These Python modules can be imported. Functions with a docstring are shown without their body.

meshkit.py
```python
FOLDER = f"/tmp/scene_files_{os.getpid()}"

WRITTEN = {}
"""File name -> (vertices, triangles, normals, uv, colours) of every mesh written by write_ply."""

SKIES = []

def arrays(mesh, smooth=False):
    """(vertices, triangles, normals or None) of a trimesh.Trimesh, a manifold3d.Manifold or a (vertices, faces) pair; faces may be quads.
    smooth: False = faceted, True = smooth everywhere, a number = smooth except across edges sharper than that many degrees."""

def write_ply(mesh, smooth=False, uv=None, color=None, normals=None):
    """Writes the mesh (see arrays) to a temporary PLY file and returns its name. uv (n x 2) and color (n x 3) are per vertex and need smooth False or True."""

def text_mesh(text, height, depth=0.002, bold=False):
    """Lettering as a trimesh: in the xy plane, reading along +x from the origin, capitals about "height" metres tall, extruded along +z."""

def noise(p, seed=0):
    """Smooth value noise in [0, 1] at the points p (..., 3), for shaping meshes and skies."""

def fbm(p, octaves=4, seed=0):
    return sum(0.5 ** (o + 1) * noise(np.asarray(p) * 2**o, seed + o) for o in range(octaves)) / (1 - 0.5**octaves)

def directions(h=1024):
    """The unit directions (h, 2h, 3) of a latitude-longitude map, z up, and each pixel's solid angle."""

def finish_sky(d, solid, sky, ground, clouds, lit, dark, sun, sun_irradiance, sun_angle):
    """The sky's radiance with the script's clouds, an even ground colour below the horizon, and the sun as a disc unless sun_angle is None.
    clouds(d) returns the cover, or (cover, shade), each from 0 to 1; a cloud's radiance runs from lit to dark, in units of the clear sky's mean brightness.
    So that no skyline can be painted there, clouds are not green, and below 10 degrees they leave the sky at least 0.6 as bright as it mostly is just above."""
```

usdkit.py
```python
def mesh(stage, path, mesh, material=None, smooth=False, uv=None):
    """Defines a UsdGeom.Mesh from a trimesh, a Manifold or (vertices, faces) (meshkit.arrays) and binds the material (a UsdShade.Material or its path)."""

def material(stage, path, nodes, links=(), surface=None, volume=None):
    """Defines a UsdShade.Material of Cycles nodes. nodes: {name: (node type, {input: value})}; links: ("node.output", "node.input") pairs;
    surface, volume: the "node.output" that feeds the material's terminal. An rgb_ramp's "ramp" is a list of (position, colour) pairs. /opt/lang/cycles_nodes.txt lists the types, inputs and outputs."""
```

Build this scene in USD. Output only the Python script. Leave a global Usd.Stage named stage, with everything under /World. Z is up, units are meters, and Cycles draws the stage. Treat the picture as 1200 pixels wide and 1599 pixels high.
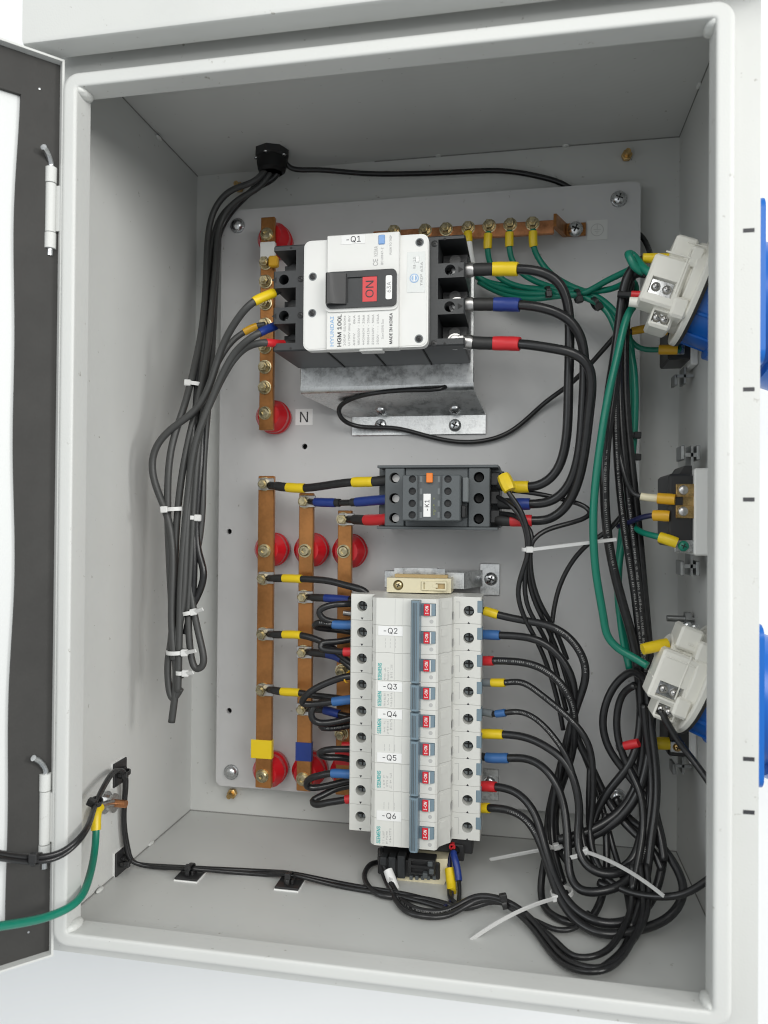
import math, random
import numpy as np, trimesh, manifold3d, usdkit, meshkit
from scipy.interpolate import CubicSpline
from shapely.geometry import Polygon, box as sbox, Point
from pxr import Usd, UsdGeom, UsdLux, Gf, Sdf, UsdShade

random.seed(7); rng = np.random.default_rng(7)
stage = Usd.Stage.CreateInMemory()
UsdGeom.SetStageUpAxis(stage, UsdGeom.Tokens.z); UsdGeom.SetStageMetersPerUnit(stage, 1.0)
UsdGeom.Xform.Define(stage, '/World'); UsdGeom.Scope.Define(stage, '/World/Looks')
MM = 0.001
# ------------------------------------------------------------ camera (millimetres: x right, y into the cabinet, z up)
CAM = np.array([268.88, -375.46, 240.34]); YAW, PITCH, ROLL, FPX = -0.18589, 0.010057, 0.0083475, 1171.9
cy, sy = math.cos(YAW), math.sin(YAW)
FWD = np.array([sy*math.cos(PITCH), cy*math.cos(PITCH), math.sin(PITCH)])
_r = np.array([cy, -sy, 0]); _u = np.cross(_r, FWD)
RGT = math.cos(ROLL)*_r + math.sin(ROLL)*_u; UPV = -math.sin(ROLL)*_r + math.cos(ROLL)*_u
cam = UsdGeom.Camera.Define(stage, '/World/camera')
M = Gf.Matrix4d(*RGT, 0, *UPV, 0, *(-FWD), 0, *(CAM*MM), 1)
cam.AddTransformOp().Set(M)
cam.CreateHorizontalApertureAttr(36.0); cam.CreateVerticalApertureAttr(48.0)
cam.CreateFocalLengthAttr(36.0*FPX/1200); cam.CreateClippingRangeAttr(Gf.Vec2f(0.01, 50))
cam.CreateExposureAttr(0.0); cam.CreateFStopAttr(11.5); cam.CreateFocusDistanceAttr(0.50)
# ------------------------------------------------------------ light: lamps from front and right, an added left fill, even room ambient
def rect(name, loc, target, w, h, power, col=(1, 1, 1)):
    l = UsdLux.RectLight.Define(stage, '/World/'+name)
    l.CreateWidthAttr(w); l.CreateHeightAttr(h); l.CreateIntensityAttr(power); l.CreateColorAttr(Gf.Vec3f(*col))
    m = Gf.Matrix4d(); m.SetLookAt(Gf.Vec3d(*loc), Gf.Vec3d(*target), Gf.Vec3d(0, 1, 0.01)); l.AddTransformOp().Set(m.GetInverse())
    return l
rect('front_lamp', (0.190, -1.632, 1.250), (0.19, 0.1, 0.25), 1.0, 1.0, 4.0, (1, 0.985, 0.94))
rect('side_lamp', (1.432, -1.380, 0.768), (0.19, 0.1, 0.25), 1.0, 1.0, 5.8, (1, 0.99, 0.96))
rect('side_lamp_001', (2.041, -0.574, 0.597), (0.19, 0.1, 0.25), 0.42, 0.42, 27, (1, 0.99, 0.96))
rect('front_lamp_001', (-1.119, -1.354, 0.666), (0.19, 0.1, 0.25), 1.0, 1.0, 1.9, (0.92, 0.97, 1))  # added fill without a real source, lifts the dark right wall
dome = UsdLux.DomeLight.Define(stage, '/World/room_ambient'); dome.CreateIntensityAttr(0.19); dome.CreateColorAttr(Gf.Vec3f(0.94, 0.98, 1.0))

# ------------------------------------------------------------ helpers
def ray(px, py): return FWD + RGT*(px-600)/FPX - UPV*(py-799.5)/FPX
def at(px, py, y): d = ray(px, py); return CAM + d*(y-CAM[1])/d[1]
def atx(px, py, x): d = ray(px, py); return CAM + d*(x-CAM[0])/d[0]
def atz(px, py, z): d = ray(px, py); return CAM + d*(z-CAM[2])/d[2]
TM = trimesh.Trimesh
def cat(*ms):
    l = []
    for m in ms: l += list(m) if isinstance(m, (list, tuple)) else [m]
    return trimesh.util.concatenate(l)
def box(x0, x1, y0, y1, z0, z1, c=0.0):
    x0, x1 = sorted((x0, x1)); y0, y1 = sorted((y0, y1)); z0, z1 = sorted((z0, z1))
    if c <= 0: return trimesh.creation.box(bounds=[[x0, y0, z0], [x1, y1, z1]])
    c = min(c, .45*min(x1-x0, y1-y0, z1-z0)); p = []
    for sx, X, ix in ((-1, x0, 1), (1, x1, -1)):
        for Y, iy in ((y0, 1), (y1, -1)):
            for Z, iz in ((z0, 1), (z1, -1)):
                p += [(X+ix*c, Y+iy*c, Z), (X+ix*c, Y, Z+iz*c), (X, Y+iy*c, Z+iz*c)]
    return TM(p).convex_hull if False else trimesh.convex.convex_hull(np.array(p, float))
def cyl(p0, p1, r, n=20, r2=None, caps=True):
    p0, p1 = np.asarray(p0, float), np.asarray(p1, float); d = p1-p0; L = np.linalg.norm(d); d /= L
    h = np.array([0, 0, 1.]) if abs(d[2]) < .9 else np.array([1., 0, 0]); u = np.cross(h, d); u /= np.linalg.norm(u); v = np.cross(d, u)
    t = np.linspace(0, 2*np.pi, n, endpoint=False); ring = np.outer(np.cos(t), u)+np.outer(np.sin(t), v)
    r2 = r if r2 is None else r2
    V = np.vstack([p0+ring*r, p1+ring*r2, [p0], [p1]]); F = []
    for i in range(n):
        j = (i+1) % n; F += [(i, j, n+j), (i, n+j, n+i), (j, i, 2*n), (n+i, n+j, 2*n+1)]
    return TM(V, F, process=False)
def lathe(p0, d, prof, n=28):
    """prof: (distance along d, radius)"""
    p0 = np.asarray(p0, float); d = np.asarray(d, float); d /= np.linalg.norm(d)
    h = np.array([0, 0, 1.]) if abs(d[2]) < .9 else np.array([1., 0, 0]); u = np.cross(h, d); u /= np.linalg.norm(u); v = np.cross(d, u)
    t = np.linspace(0, 2*np.pi, n, endpoint=False); ring = np.outer(np.cos(t), u)+np.outer(np.sin(t), v)
    V = np.vstack([p0+d*a+ring*r for a, r in prof]+[[p0+d*prof[0][0]], [p0+d*prof[-1][0]]]); F = []; m = len(prof)
    for k in range(m-1):
        for i in range(n):
            j = (i+1) % n; F += [(k*n+i, k*n+j, k*n+n+j), (k*n+i, k*n+n+j, k*n+n+i)]
    for i in range(n):
        j = (i+1) % n; F += [(j, i, m*n), ((m-1)*n+i, (m-1)*n+j, m*n+1)]
    return TM(V, F, process=False)
def spline(pts, step=2.2):
    P = np.array(pts, float); seg = np.linalg.norm(np.diff(P, axis=0), axis=1)
    T = np.r_[0, np.cumsum(np.maximum(seg, .3)**.62)]; cs = CubicSpline(T, P, bc_type='natural')
    n = max(8, int(seg.sum()/step)); t = np.linspace(0, T[-1], n)
    return cs, T, t
def sweep(C, r, n=10, flat=None):
    """round tube through the points C; r scalar or one per point"""
    C = np.asarray(C, float); m = len(C); r = np.broadcast_to(np.asarray(r, float), (m,))
    tg = np.gradient(C, axis=0); tg /= np.linalg.norm(tg, axis=1)[:, None]
    h = np.array([0, 1., 0]) if abs(tg[0][1]) < .9 else np.array([1., 0, 0])
    u = h-tg[0]*(h@tg[0]); u /= np.linalg.norm(u); a = np.linspace(0, 2*np.pi, n, endpoint=False); V = []
    for k in range(m):
        u = u-tg[k]*(u@tg[k]); u /= np.linalg.norm(u); w = np.cross(tg[k], u)
        V.append(C[k]+r[k]*(np.outer(np.cos(a), u)+np.outer(np.sin(a), w)))
    V = np.vstack(V+[[C[0]], [C[-1]]]); F = []
    for k in range(m-1):
        for i in range(n):
            j = (i+1) % n; F += [(k*n+i, k*n+j, k*n+n+j), (k*n+i, k*n+n+j, k*n+n+i)]
    for i in range(n):
        j = (i+1) % n; F += [(j, i, m*n), ((m-1)*n+i, (m-1)*n+j, m*n+1)]
    return TM(V, F, process=False)
def man(m):
    m = m.copy(); m.merge_vertices(); trimesh.repair.fix_normals(m)
    return manifold3d.Manifold(manifold3d.Mesh(np.asarray(m.vertices, np.float32), np.asarray(m.faces, np.uint32)))
def diff(a, bs):
    A = man(a)
    for b in bs: A = A-man(b)
    o = A.to_mesh(); return TM(o.vert_properties[:, :3], o.tri_verts, process=False)
def prism_y(pts, y0, y1):
    """polygon in (x, z) extruded along y"""
    g = Polygon(pts) if not hasattr(pts, 'exterior') else pts
    m = trimesh.creation.extrude_polygon(g, abs(y1-y0), engine='earcut'); v = m.vertices.copy()
    m.vertices = np.c_[v[:, 0], max(y0, y1)-v[:, 2], v[:, 1]]; return m
def prism_z(pts, z0, z1):
    m = trimesh.creation.extrude_polygon(Polygon(pts), z1-z0, engine='earcut'); m.vertices[:, 2] += z0; return m
def prism_x(pts, x0, x1):
    """polygon in (y, z) extruded along x"""
    m = trimesh.creation.extrude_polygon(Polygon(pts), x1-x0, engine='earcut'); v = m.vertices.copy()
    m.vertices = np.c_[x0+v[:, 2], v[:, 0], v[:, 1]]; return m
def rrect(x0, x1, z0, z1, r, n=5):
    return sbox(x0+r, z0+r, x1-r, z1-r).buffer(r, quad_segs=n)
def text(s, x, y, z, h, rot=0, bold=False, width=None, depth=.12):
    """lettering facing the viewer (-y), centred on x, z; rot 1 = reading upwards"""
    m = meshkit.text_mesh(s, h, depth, bold); v = m.vertices.copy(); c = (v.min(0)+v.max(0))/2; v[:, :2] -= c[:2]
    if width: v[:, 0] *= width/np.ptp(v[:, 0])
    if rot == 0: m.vertices = np.c_[x+v[:, 0], y-v[:, 2], z+v[:, 1]]
    else: m.vertices = np.c_[x-v[:, 1], y-v[:, 2], z+v[:, 0]]
    return m
COUNT, LOC = {}, {}
def numbered(parent, name):
    k = COUNT.get((parent, name), 0); COUNT[(parent, name)] = k+1
    return f'{parent}/{name}' + (f'_{k:03d}' if k else '')
def meta(p, label=None, cat_=None, group=None, kind=None):
    for k, v in (('label', label), ('category', cat_), ('group', group), ('kind', kind)):
        if v: p.SetCustomDataByKey(k, v)
def thing(name, label, cat_, loc, group=None, kind=None):
    p = numbered('/World', name); x = UsdGeom.Xform.Define(stage, p); x.AddTranslateOp().Set(Gf.Vec3d(*(np.asarray(loc, float)*MM)))
    LOC[p] = np.asarray(loc, float); meta(x.GetPrim(), label, cat_, group, kind); return p
def obj(name, m, mat, parent=None, label=None, smooth=30, kind=None, cat_=None, group=None):
    par = parent or '/World'; p = numbered(par, name)
    root = '/'.join(par.split('/')[:3]); off = LOC.get(root, np.zeros(3))
    v, f, nn = meshkit.arrays(m, smooth)
    g = UsdGeom.Mesh.Define(stage, p)
    from pxr import Vt
    g.CreatePointsAttr(Vt.Vec3fArray.FromNumpy(((v-off)*MM).astype(np.float32)))
    g.CreateFaceVertexCountsAttr(Vt.IntArray.FromNumpy(np.full(len(f), 3, np.int32))); g.CreateFaceVertexIndicesAttr(Vt.IntArray.FromNumpy(f.astype(np.int32).ravel()))
    g.CreateSubdivisionSchemeAttr('none'); g.CreateDoubleSidedAttr(True)
    if nn is not None: g.CreateNormalsAttr(Vt.Vec3fArray.FromNumpy(nn.astype(np.float32))); g.SetNormalsInterpolation('vertex')
    UsdShade.MaterialBindingAPI.Apply(g.GetPrim()).Bind(MAT[mat]); meta(g.GetPrim(), label, cat_, group, kind); return p
def dup(src, loc, label, group=None):
    name = src.split('/')[-1]; p = numbered('/World', name); x = UsdGeom.Xform.Define(stage, p)
    x.AddTranslateOp().Set(Gf.Vec3d(*(np.asarray(loc, float)*MM))); q = x.GetPrim(); was = stage.GetPrimAtPath(src).GetCustomData()
    q.GetReferences().AddInternalReference(src); q.SetInstanceable(True); meta(q, label, was['category'], group or was.get('group')); return p
# ------------------------------------------------------------ materials
MAT = {}
def mat(name, col, rough=.5, metal=0., bump=0., bscale=900., var=0., vscale=60., spec=.5, rvar=0., trans=0., coat=0., sss=0., dirt=None):
    N = {'g': ('geometry', {}), 'p': ('principled_bsdf', {'base_color': col, 'roughness': rough, 'metallic': metal, 'specular_ior_level': spec, 'transmission_weight': trans, 'coat_weight': coat, 'coat_roughness': .15, 'subsurface_weight': sss})}
    L = []
    if sss: N['p'][1]['subsurface_radius'] = (.002, .002, .002)
    if var or rvar:
        N['n'] = ('noise_texture', {'scale': vscale, 'detail': 5., 'roughness': .6}); L.append(('g.position', 'n.vector'))
    if var:
        c = np.array(col); N['r'] = ('rgb_ramp', {'ramp': [(.28, tuple(c*(1-var))), (.72, tuple(np.minimum(c*(1+var), 1)))]}); L += [('n.fac', 'r.fac'), ('r.color', 'p.base_color')]
        if dirt:
            N['d'] = ('noise_texture', {'scale': dirt[0], 'detail': 6., 'roughness': .7}); N['dr'] = ('rgb_ramp', {'ramp': [(dirt[1], (0, 0, 0)), (dirt[2], (1, 1, 1))]})
            N['dm'] = ('mix_color', {'b': dirt[3]}); L = [l for l in L if l[1] != 'p.base_color']
            L += [('g.position', 'd.vector'), ('d.fac', 'dr.fac'), ('dr.color', 'dm.fac'), ('r.color', 'dm.a'), ('dm.result', 'p.base_color')]
    if rvar:
        N['rr'] = ('rgb_ramp', {'ramp': [(.3, (max(rough-rvar, .03),)*3), (.7, (min(rough+rvar, 1),)*3)]}); L += [('n.fac', 'rr.fac'), ('rr.color', 'p.roughness')]
    if bump:
        N['bn'] = ('noise_texture', {'scale': bscale, 'detail': 3.}); N['b'] = ('bump', {'strength': bump, 'distance': .0005}); L += [('g.position', 'bn.vector'), ('bn.fac', 'b.height'), ('b.normal', 'p.normal')]
    MAT[name] = usdkit.material(stage, '/World/Looks/'+name, N, L, surface='p.BSDF')
mat('enclosure_paint', (.565, .572, .556), .42, bump=.16, bscale=1000, var=.03, vscale=9, rvar=.08, dirt=(170., .655, .70, (.30, .29, .26)))
mat('plate_paint', (.53, .53, .53), .38, bump=.14, bscale=1000, var=.035, vscale=12, rvar=.08, dirt=(150., .66, .71, (.33, .32, .30)))
mat('wall_paint', (.80, .81, .815), .8, bump=.1, bscale=300, var=.01, vscale=5)
mat('door_paint', (.64, .655, .65), .45, bump=.08, bscale=900, var=.01, vscale=8)
mat('rubber', (.034, .033, .031), .75, bump=.25, bscale=500, var=.15, vscale=40)
mat('sealant', (.23, .23, .22), .8)
mat('weld', (.60, .61, .59), .45, bump=.3, bscale=600)
mat('galvanised', (.66, .67, .67), .34, metal=1., var=.16, vscale=130, rvar=.12, bump=.12, bscale=300)
mat('zinc', (.60, .61, .62), .26, metal=1., var=.1, vscale=300, rvar=.1)
mat('dull_zinc', (.36, .37, .37), .48, metal=1., var=.15, vscale=200, rvar=.1)
mat('tin', (.52, .51, .50), .36, metal=1., var=.1, vscale=200, rvar=.1)
mat('yellow_zinc', (.50, .43, .27), .30, metal=1., var=.25, vscale=260, rvar=.12)
mat('brass', (.62, .42, .18), .3, metal=1., var=.15, vscale=150, rvar=.1)
mat('copper_bar', (.42, .185, .06), .33, metal=.75, var=.16, vscale=30, rvar=.14, bump=.06, bscale=400)
mat('copper_bright', (.50, .22, .10), .33, metal=.8, var=.2, vscale=70, rvar=.12)
mat('red_resin', (.50, .012, .018), .22, spec=.6, bump=.05, bscale=200)
mat('black_plastic', (.022, .022, .023), .38, bump=.1, bscale=1200)
mat('breaker_black', (.026, .028, .030), .42, bump=.15, bscale=1500)
mat('dark_grey_plastic', (.085, .095, .10), .45, bump=.15, bscale=1500)
mat('mid_grey_plastic', (.16, .175, .18), .45, bump=.1, bscale=1500)
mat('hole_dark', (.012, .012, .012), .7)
mat('white_plastic', (.72, .72, .70), .35, bump=.06, bscale=1500, var=.012, vscale=30)
mat('breaker_grey', (.67, .67, .635), .38, bump=.08, bscale=1500, var=.015, vscale=40)
mat('label_grey', (.64, .645, .625), .25, var=.02, vscale=60)
mat('toggle_blue_grey', (.18, .25, .30), .35)
mat('toggle_red', (.62, .02, .035), .35)
mat('red_label', (.60, .045, .05), .4)
mat('socket_blue', (.004, .115, .46), .28, spec=.5)
mat('socket_white', (.80, .785, .72), .4, bump=.05, bscale=800, var=.02, vscale=60)
mat('cream', (.70, .64, .45), .4, var=.03, vscale=80)
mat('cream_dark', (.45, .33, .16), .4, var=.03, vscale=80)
mat('paper', (.80, .80, .79), .5)
mat('ink', (.03, .03, .035), .5)
mat('ink_grey', (.33, .33, .33), .6)
mat('ink_faint', (.46, .46, .45), .6)
mat('ink_blue', (.30, .45, .66), .5)
mat('ink_teal', (.04, .38, .37), .5)
mat('ink_olive', (.22, .24, .06), .5)
mat('cable_black', (.015, .015, .016), .27, spec=.5, bump=.10, bscale=350, rvar=.08, vscale=90)
mat('cable_grey', (.047, .048, .047), .45, bump=.10, bscale=350, rvar=.08, vscale=90)
mat('cable_navy', (.012, .014, .055), .35)
mat('earth_green', (.004, .175, .115), .36, rvar=.08, vscale=90, bump=.08, bscale=350)
mat('sleeve_yellow', (.74, .53, .010), .40, rvar=.08, vscale=120, bump=.1, bscale=300)
mat('sleeve_orange', (.66, .36, .012), .40, bump=.1, bscale=300)
mat('sleeve_blue', (.012, .035, .20), .38, rvar=.08, vscale=120, bump=.1, bscale=300)
mat('sleeve_light_blue', (.035, .125, .33), .42, bump=.1, bscale=300)
mat('sleeve_red', (.58, .022, .028), .40, bump=.1, bscale=300)
mat('sleeve_black', (.018, .018, .018), .55, bump=.1, bscale=300)
mat('sleeve_grey', (.17, .19, .20), .5)
mat('nylon', (.66, .66, .65), .4, sss=.3)
mat('print_white', (.27, .27, .265), .6)
mat('trip_blue', (.20, .36, .66), .4)
mat('orange', (.75, .20, .03), .4)
mat('clear_cover', (.60, .62, .61), .12)

# ============================================================ the setting
W, H, D, FR = 379.0, 524.0, 204.0, 15.0
obj('wall', box(-2500, 2500, 213, 263, -1500, 2200), 'wall_paint', kind='structure', label='plain white wall behind the cabinet')

# ============================================================ cabinet
cab = thing('cabinet', 'light grey painted steel electrical cabinet standing open, full of wiring', 'cabinet', (190, 100, 0))
def rloop(x0, x1, z0, z1, r, y, n=8):
    p = []
    for cx, cz, a0 in ((x1-r, z1-r, 0), (x0+r, z1-r, 90), (x0+r, z0+r, 180), (x1-r, z0+r, 270)):
        for a in np.radians(np.linspace(a0, a0+90, n)): p.append((cx+r*math.cos(a), y, cz+r*math.sin(a)))
    return np.array(p)
def loft(loops):
    n = len(loops[0]); V = np.vstack(loops); F = []
    for k in range(len(loops)-1):
        for i in range(n):
            j = (i+1) % n; F += [(k*n+i, k*n+n+j, k*n+j), (k*n+i, k*n+n+i, k*n+n+j)]
    return TM(V, F, process=False)
def lip(o, y, r):   # o: 0 = outer outline of the raised lip, 1 = inner outline
    f = lambda a, b: a+(b-a)*o
    return rloop(f(13.2, 22.3), f(365.3, 356.5), f(3.5, 11.5), f(488.2, 479.8), r, y)
obj('front_frame', loft([lip(0, 15.4, 9), lip(0, 2.6, 9), lip(.03, 1.5, 8.8), lip(.10, .6, 8.3), lip(.20, .12, 7.6), lip(.32, 0, 6.8), lip(.76, 0, 3.6), lip(.88, .12, 2.6), lip(.96, .55, 2.1), lip(1, 1.4, 1.8), lip(1, 14, 1.8), lip(.8, 14.4, 2), lip(.2, 14.6, 7.6)]), 'enclosure_paint', cab, smooth=40)
fl = prism_y(Polygon([(-1.5, -8), (380.5, -8), (380.5, 525.5), (-1.5, 525.5)], [[(14.5, 5), (14.5, 487), (364, 487), (364, 5)]]), 15, 16.4)
obj('front_flange', fl, 'enclosure_paint', cab)
obj('side_panel', box(-1.5, 0, 16.4, D+1.5, -8, 525.5), 'enclosure_paint', cab)
obj('side_panel', box(W, W+1.5, 16.4, D+1.5, -8, 525.5), 'enclosure_paint', cab)
obj('back_panel', box(0, W, D, D+1.5, 0, H), 'enclosure_paint', cab)
obj('top_panel', box(0, W, 16.4, D+1.5, H, H+1.5), 'enclosure_paint', cab)
obj('floor_panel', box(0, W, 16.4, D+1.5, -1.5, 0), 'enclosure_paint', cab)
obj('bottom_panel', box(0, W, 16.4, D+1.5, -8, -6.5), 'enclosure_paint', cab)
hood = prism_x([(-10, 502.5), (-10, 541), (16, 548), (210, 556), (210, 526), (14.9, 526), (14.9, 522), (5, 522), (5, 500), (-7.5, 500), (-9.2, 500.7)], -4.5, 385.5)
obj('rain_hood', hood, 'enclosure_paint', cab, smooth=25)
for p0, p1 in (((.3, 17, H-.3), (.3, D, H-.3)), ((W-.3, 17, H-.3), (W-.3, D, H-.3)), ((.3, 17, .3), (.3, D, .3)), ((W-.3, 17, .3), (W-.3, D, .3)), ((0, D-.3, .3), (W, D-.3, .3)), ((150, D-.3, H-.3), (W, D-.3, H-.3))):
    obj('corner_seam', cyl(p0, p1, .42, 6), 'sealant', cab)
for px, py, e in ((248, 215, 0), (685, 242, 1), (884, 227, 1), (1092, 133, 2), (236, 1317, 3), (156, 1390, 3), (1073, 1373, 4), (645, 1278, 5)):
    if e == 0: p = atx(px, py, 1.)
    elif e in (1, 5): p = at(px, py, D-1)
    elif e == 2 or e == 4: p = atx(px, py, W-1)
    else: p = atz(px, py, 1)
    m = trimesh.creation.icosphere(2, 1.0); m.apply_scale((2.6, 2.2, 1.3) if e in (1, 5) else (1.5, 4.0, 1.4)); m.apply_translation(p); obj('weld_bead', m, 'weld', cab, smooth=True)
for x, z in ((22.6, 12), (356, 12), (22.6, 479.3), (356, 479.3)):
    m = trimesh.creation.icosphere(3, 1.0); m.apply_scale((3.4, 6.5, 3.0)); m.vertices += .35*meshkit.noise(m.vertices*.9, 3)[:, None]*m.vertex_normals if True else 0
    m.apply_translation((x, 7.5, z)); obj('weld_bead', m, 'weld', cab, smooth=True)
for py in (360, 608, 780, 1185, 1268):
    a, b = at(1161, py, 15), at(1179, py, 15); obj('pen_mark', box(a[0], min(b[0], 380.4), 14.9, 15, a[2]-1.0, a[2]+1.0), 'ink', cab)
for px, py in ((980, 240), (361, 1241), (372, 290)):
    p = at(px, py, 199); obj('mounting_stud', cat(cyl((p[0], D, p[2]), (p[0], 194, p[2]), 2.1, 12), lathe((p[0], 203, p[2]), (0, -1, 0), [(0, 4.0), (3.2, 4.0), (3.6, 3.2)], 6)), 'brass', cab)
p = atx(163, 1253, 0); obj('earth_stud', cat(cyl((0, p[1], p[2]), (15.5, p[1], p[2]), 2.5, 14)), 'copper_bright', cab)
obj('earth_stud_nut', cat(lathe((0, p[1], p[2]), (1, 0, 0), [(.2, 7.2), (1.6, 7.2)], 24), lathe((0, p[1], p[2]), (1, 0, 0), [(1.6, 4.7), (6.0, 4.7), (6.6, 4)], 6)), 'zinc', cab); STUD = (p[1], p[2])

# ============================================================ door, turned wide open on the left
TH = math.radians(133); DR = np.array([math.cos(TH), -math.sin(TH), 0]); DN = np.array([math.sin(TH), math.cos(TH), 0]); HG = np.array([8., 3., 0])
def dbox(t0, t1, n0, n1, z0, z1):
    m = box(t0, t1, n0, n1, z0, z1); v = m.vertices; m.vertices = HG+np.outer(v[:, 0], DR)+np.outer(v[:, 1], DN)+np.outer(v[:, 2], [0, 0, 1]); trimesh.repair.fix_normals(m); return m
door = obj('door', dbox(-3, 372, -4, -2.5, -3, 496.5), 'door_paint', cab, 'open door turned out to the left, edged with black rubber gasket')
for a in ((-3, -1.8, -2.5, 5, -3, 496.5), (-1.8, 372, -2.5, 5, 495.3, 496.5), (-1.8, 372, -2.5, 5, -3, -1.8), (370.8, 372, -2.5, 5, -1.8, 495.3)): obj('door_rim', dbox(*a), 'enclosure_paint', door)
zz = np.linspace(20.5, 472, 60); tt = 19.4+.9*np.sin(zz/47)+.6*np.sin(zz/21+1)
ring = [(-1.7, -1.7), (-1.7, 495.2), (368, 495.2), (368, -1.7)]; inner = [(a, b) for a, b in zip(tt, zz)]+[(352, 472), (352, 20.5)]
g = prism_y(Polygon(ring, [inner]), 0, 2.6); v = g.vertices.copy(); g.vertices = HG+np.outer(v[:, 0], DR)+np.outer(v[:, 1]-2.4, DN)+np.outer(v[:, 2], [0, 0, 1]); trimesh.repair.fix_normals(g)
obj('gasket', g, 'rubber', door)
for z in (478, 12): obj('rivet', cyl(HG+DR*9+DN*.2+[0, 0, z], HG+DR*9+DN*.6+[0, 0, z], .6, 8), 'zinc', door)
def hinge(px, py0, py1, bent, label):
    a, b = at(px, py0, 1.5), at(px, py1, 1.5); L = a[2]-b[2]; x = a[0]
    t = obj('hinge', box(x+1.5, 13.4, 2.2, 3.6, b[2]+L*.22, b[2]+L*.78), 'enclosure_paint', cab, label)
    for f0, f1, r in ((0, .19, 3.1), (.2, .8, 2.9), (.81, 1, 3.1)): obj('knuckle', cyl((x, 1.5, b[2]+L*f0), (x, 1.5, b[2]+L*f1), r, 20), 'enclosure_paint', t)
    c = at(*bent, -7); obj('pin', sweep(spline([(x, 1.5, b[2]-4), (x, 1.5, b[2]+L*.5), (x, 1.5, a[2]), (x, 1.4, a[2]+2), tuple((np.array([x, 1.2, a[2]+5])+c)/2), tuple(c)], 1.)[0](np.linspace(0, spline([(x, 1.5, b[2]-4), (x, 1.5, b[2]+L*.5), (x, 1.5, a[2]), (x, 1.4, a[2]+2), tuple((np.array([x, 1.2, a[2]+5])+c)/2), tuple(c)], 1.)[1][-1], 40)), 1.7, 12), 'zinc', t)
hinge(80, 262, 388, (68, 229), 'upper hinge with a bent pin on the cabinet door')
hinge(71, 1208, 1345, (52, 1184), 'lower hinge with a bent pin, near the green earth wire')

# ============================================================ mounting plate
PY = 188.0
plate = thing('mounting_plate', 'pale grey steel mounting plate carrying all the breakers and busbars', 'mounting plate', (190, PY, 28))
pp = rrect(28.8, 349.4, 28.0, 486.2, 5)
for x, z in ((99.4, 296.9), (37.8, 229.8), (39.3, 87.8), (218, 60), (300, 330)): pp = pp.difference(Point(x, z).buffer(2.2, quad_segs=6))
obj('plate', prism_y(pp, PY, PY+3), 'plate_paint', plate)
obj('hole_shade_sheet', box(33, 345, PY+7, PY+8, 33, 481), 'hole_dark', plate)  # dark sheet added as shade, so the plate holes read black
def pan_screw(x, y, z, r, m, parent, d=(0, -1, 0), name='screw', h=.55, cross=True):
    d = np.asarray(d, float); c = np.array([x, y, z], float); s = lathe(c, d, [(0, r), (h*r*.35, r*.97), (h*r*.7, r*.8), (h*r, r*.5), (h*r*1.05, .01)], 20)
    o = obj(name, s, m, parent, smooth=40)
    if cross:
        u = np.cross(d, [.38, .2, .9]); u /= np.linalg.norm(u); w = np.cross(d, u); t = c+d*h*r*.92
        obj('slot', cat(cyl(t-u*r*.5, t+u*r*.5, r*.12, 6), cyl(t-w*r*.5, t+w*r*.5, r*.12, 6)), 'hole_dark', o)
    return o
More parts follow.
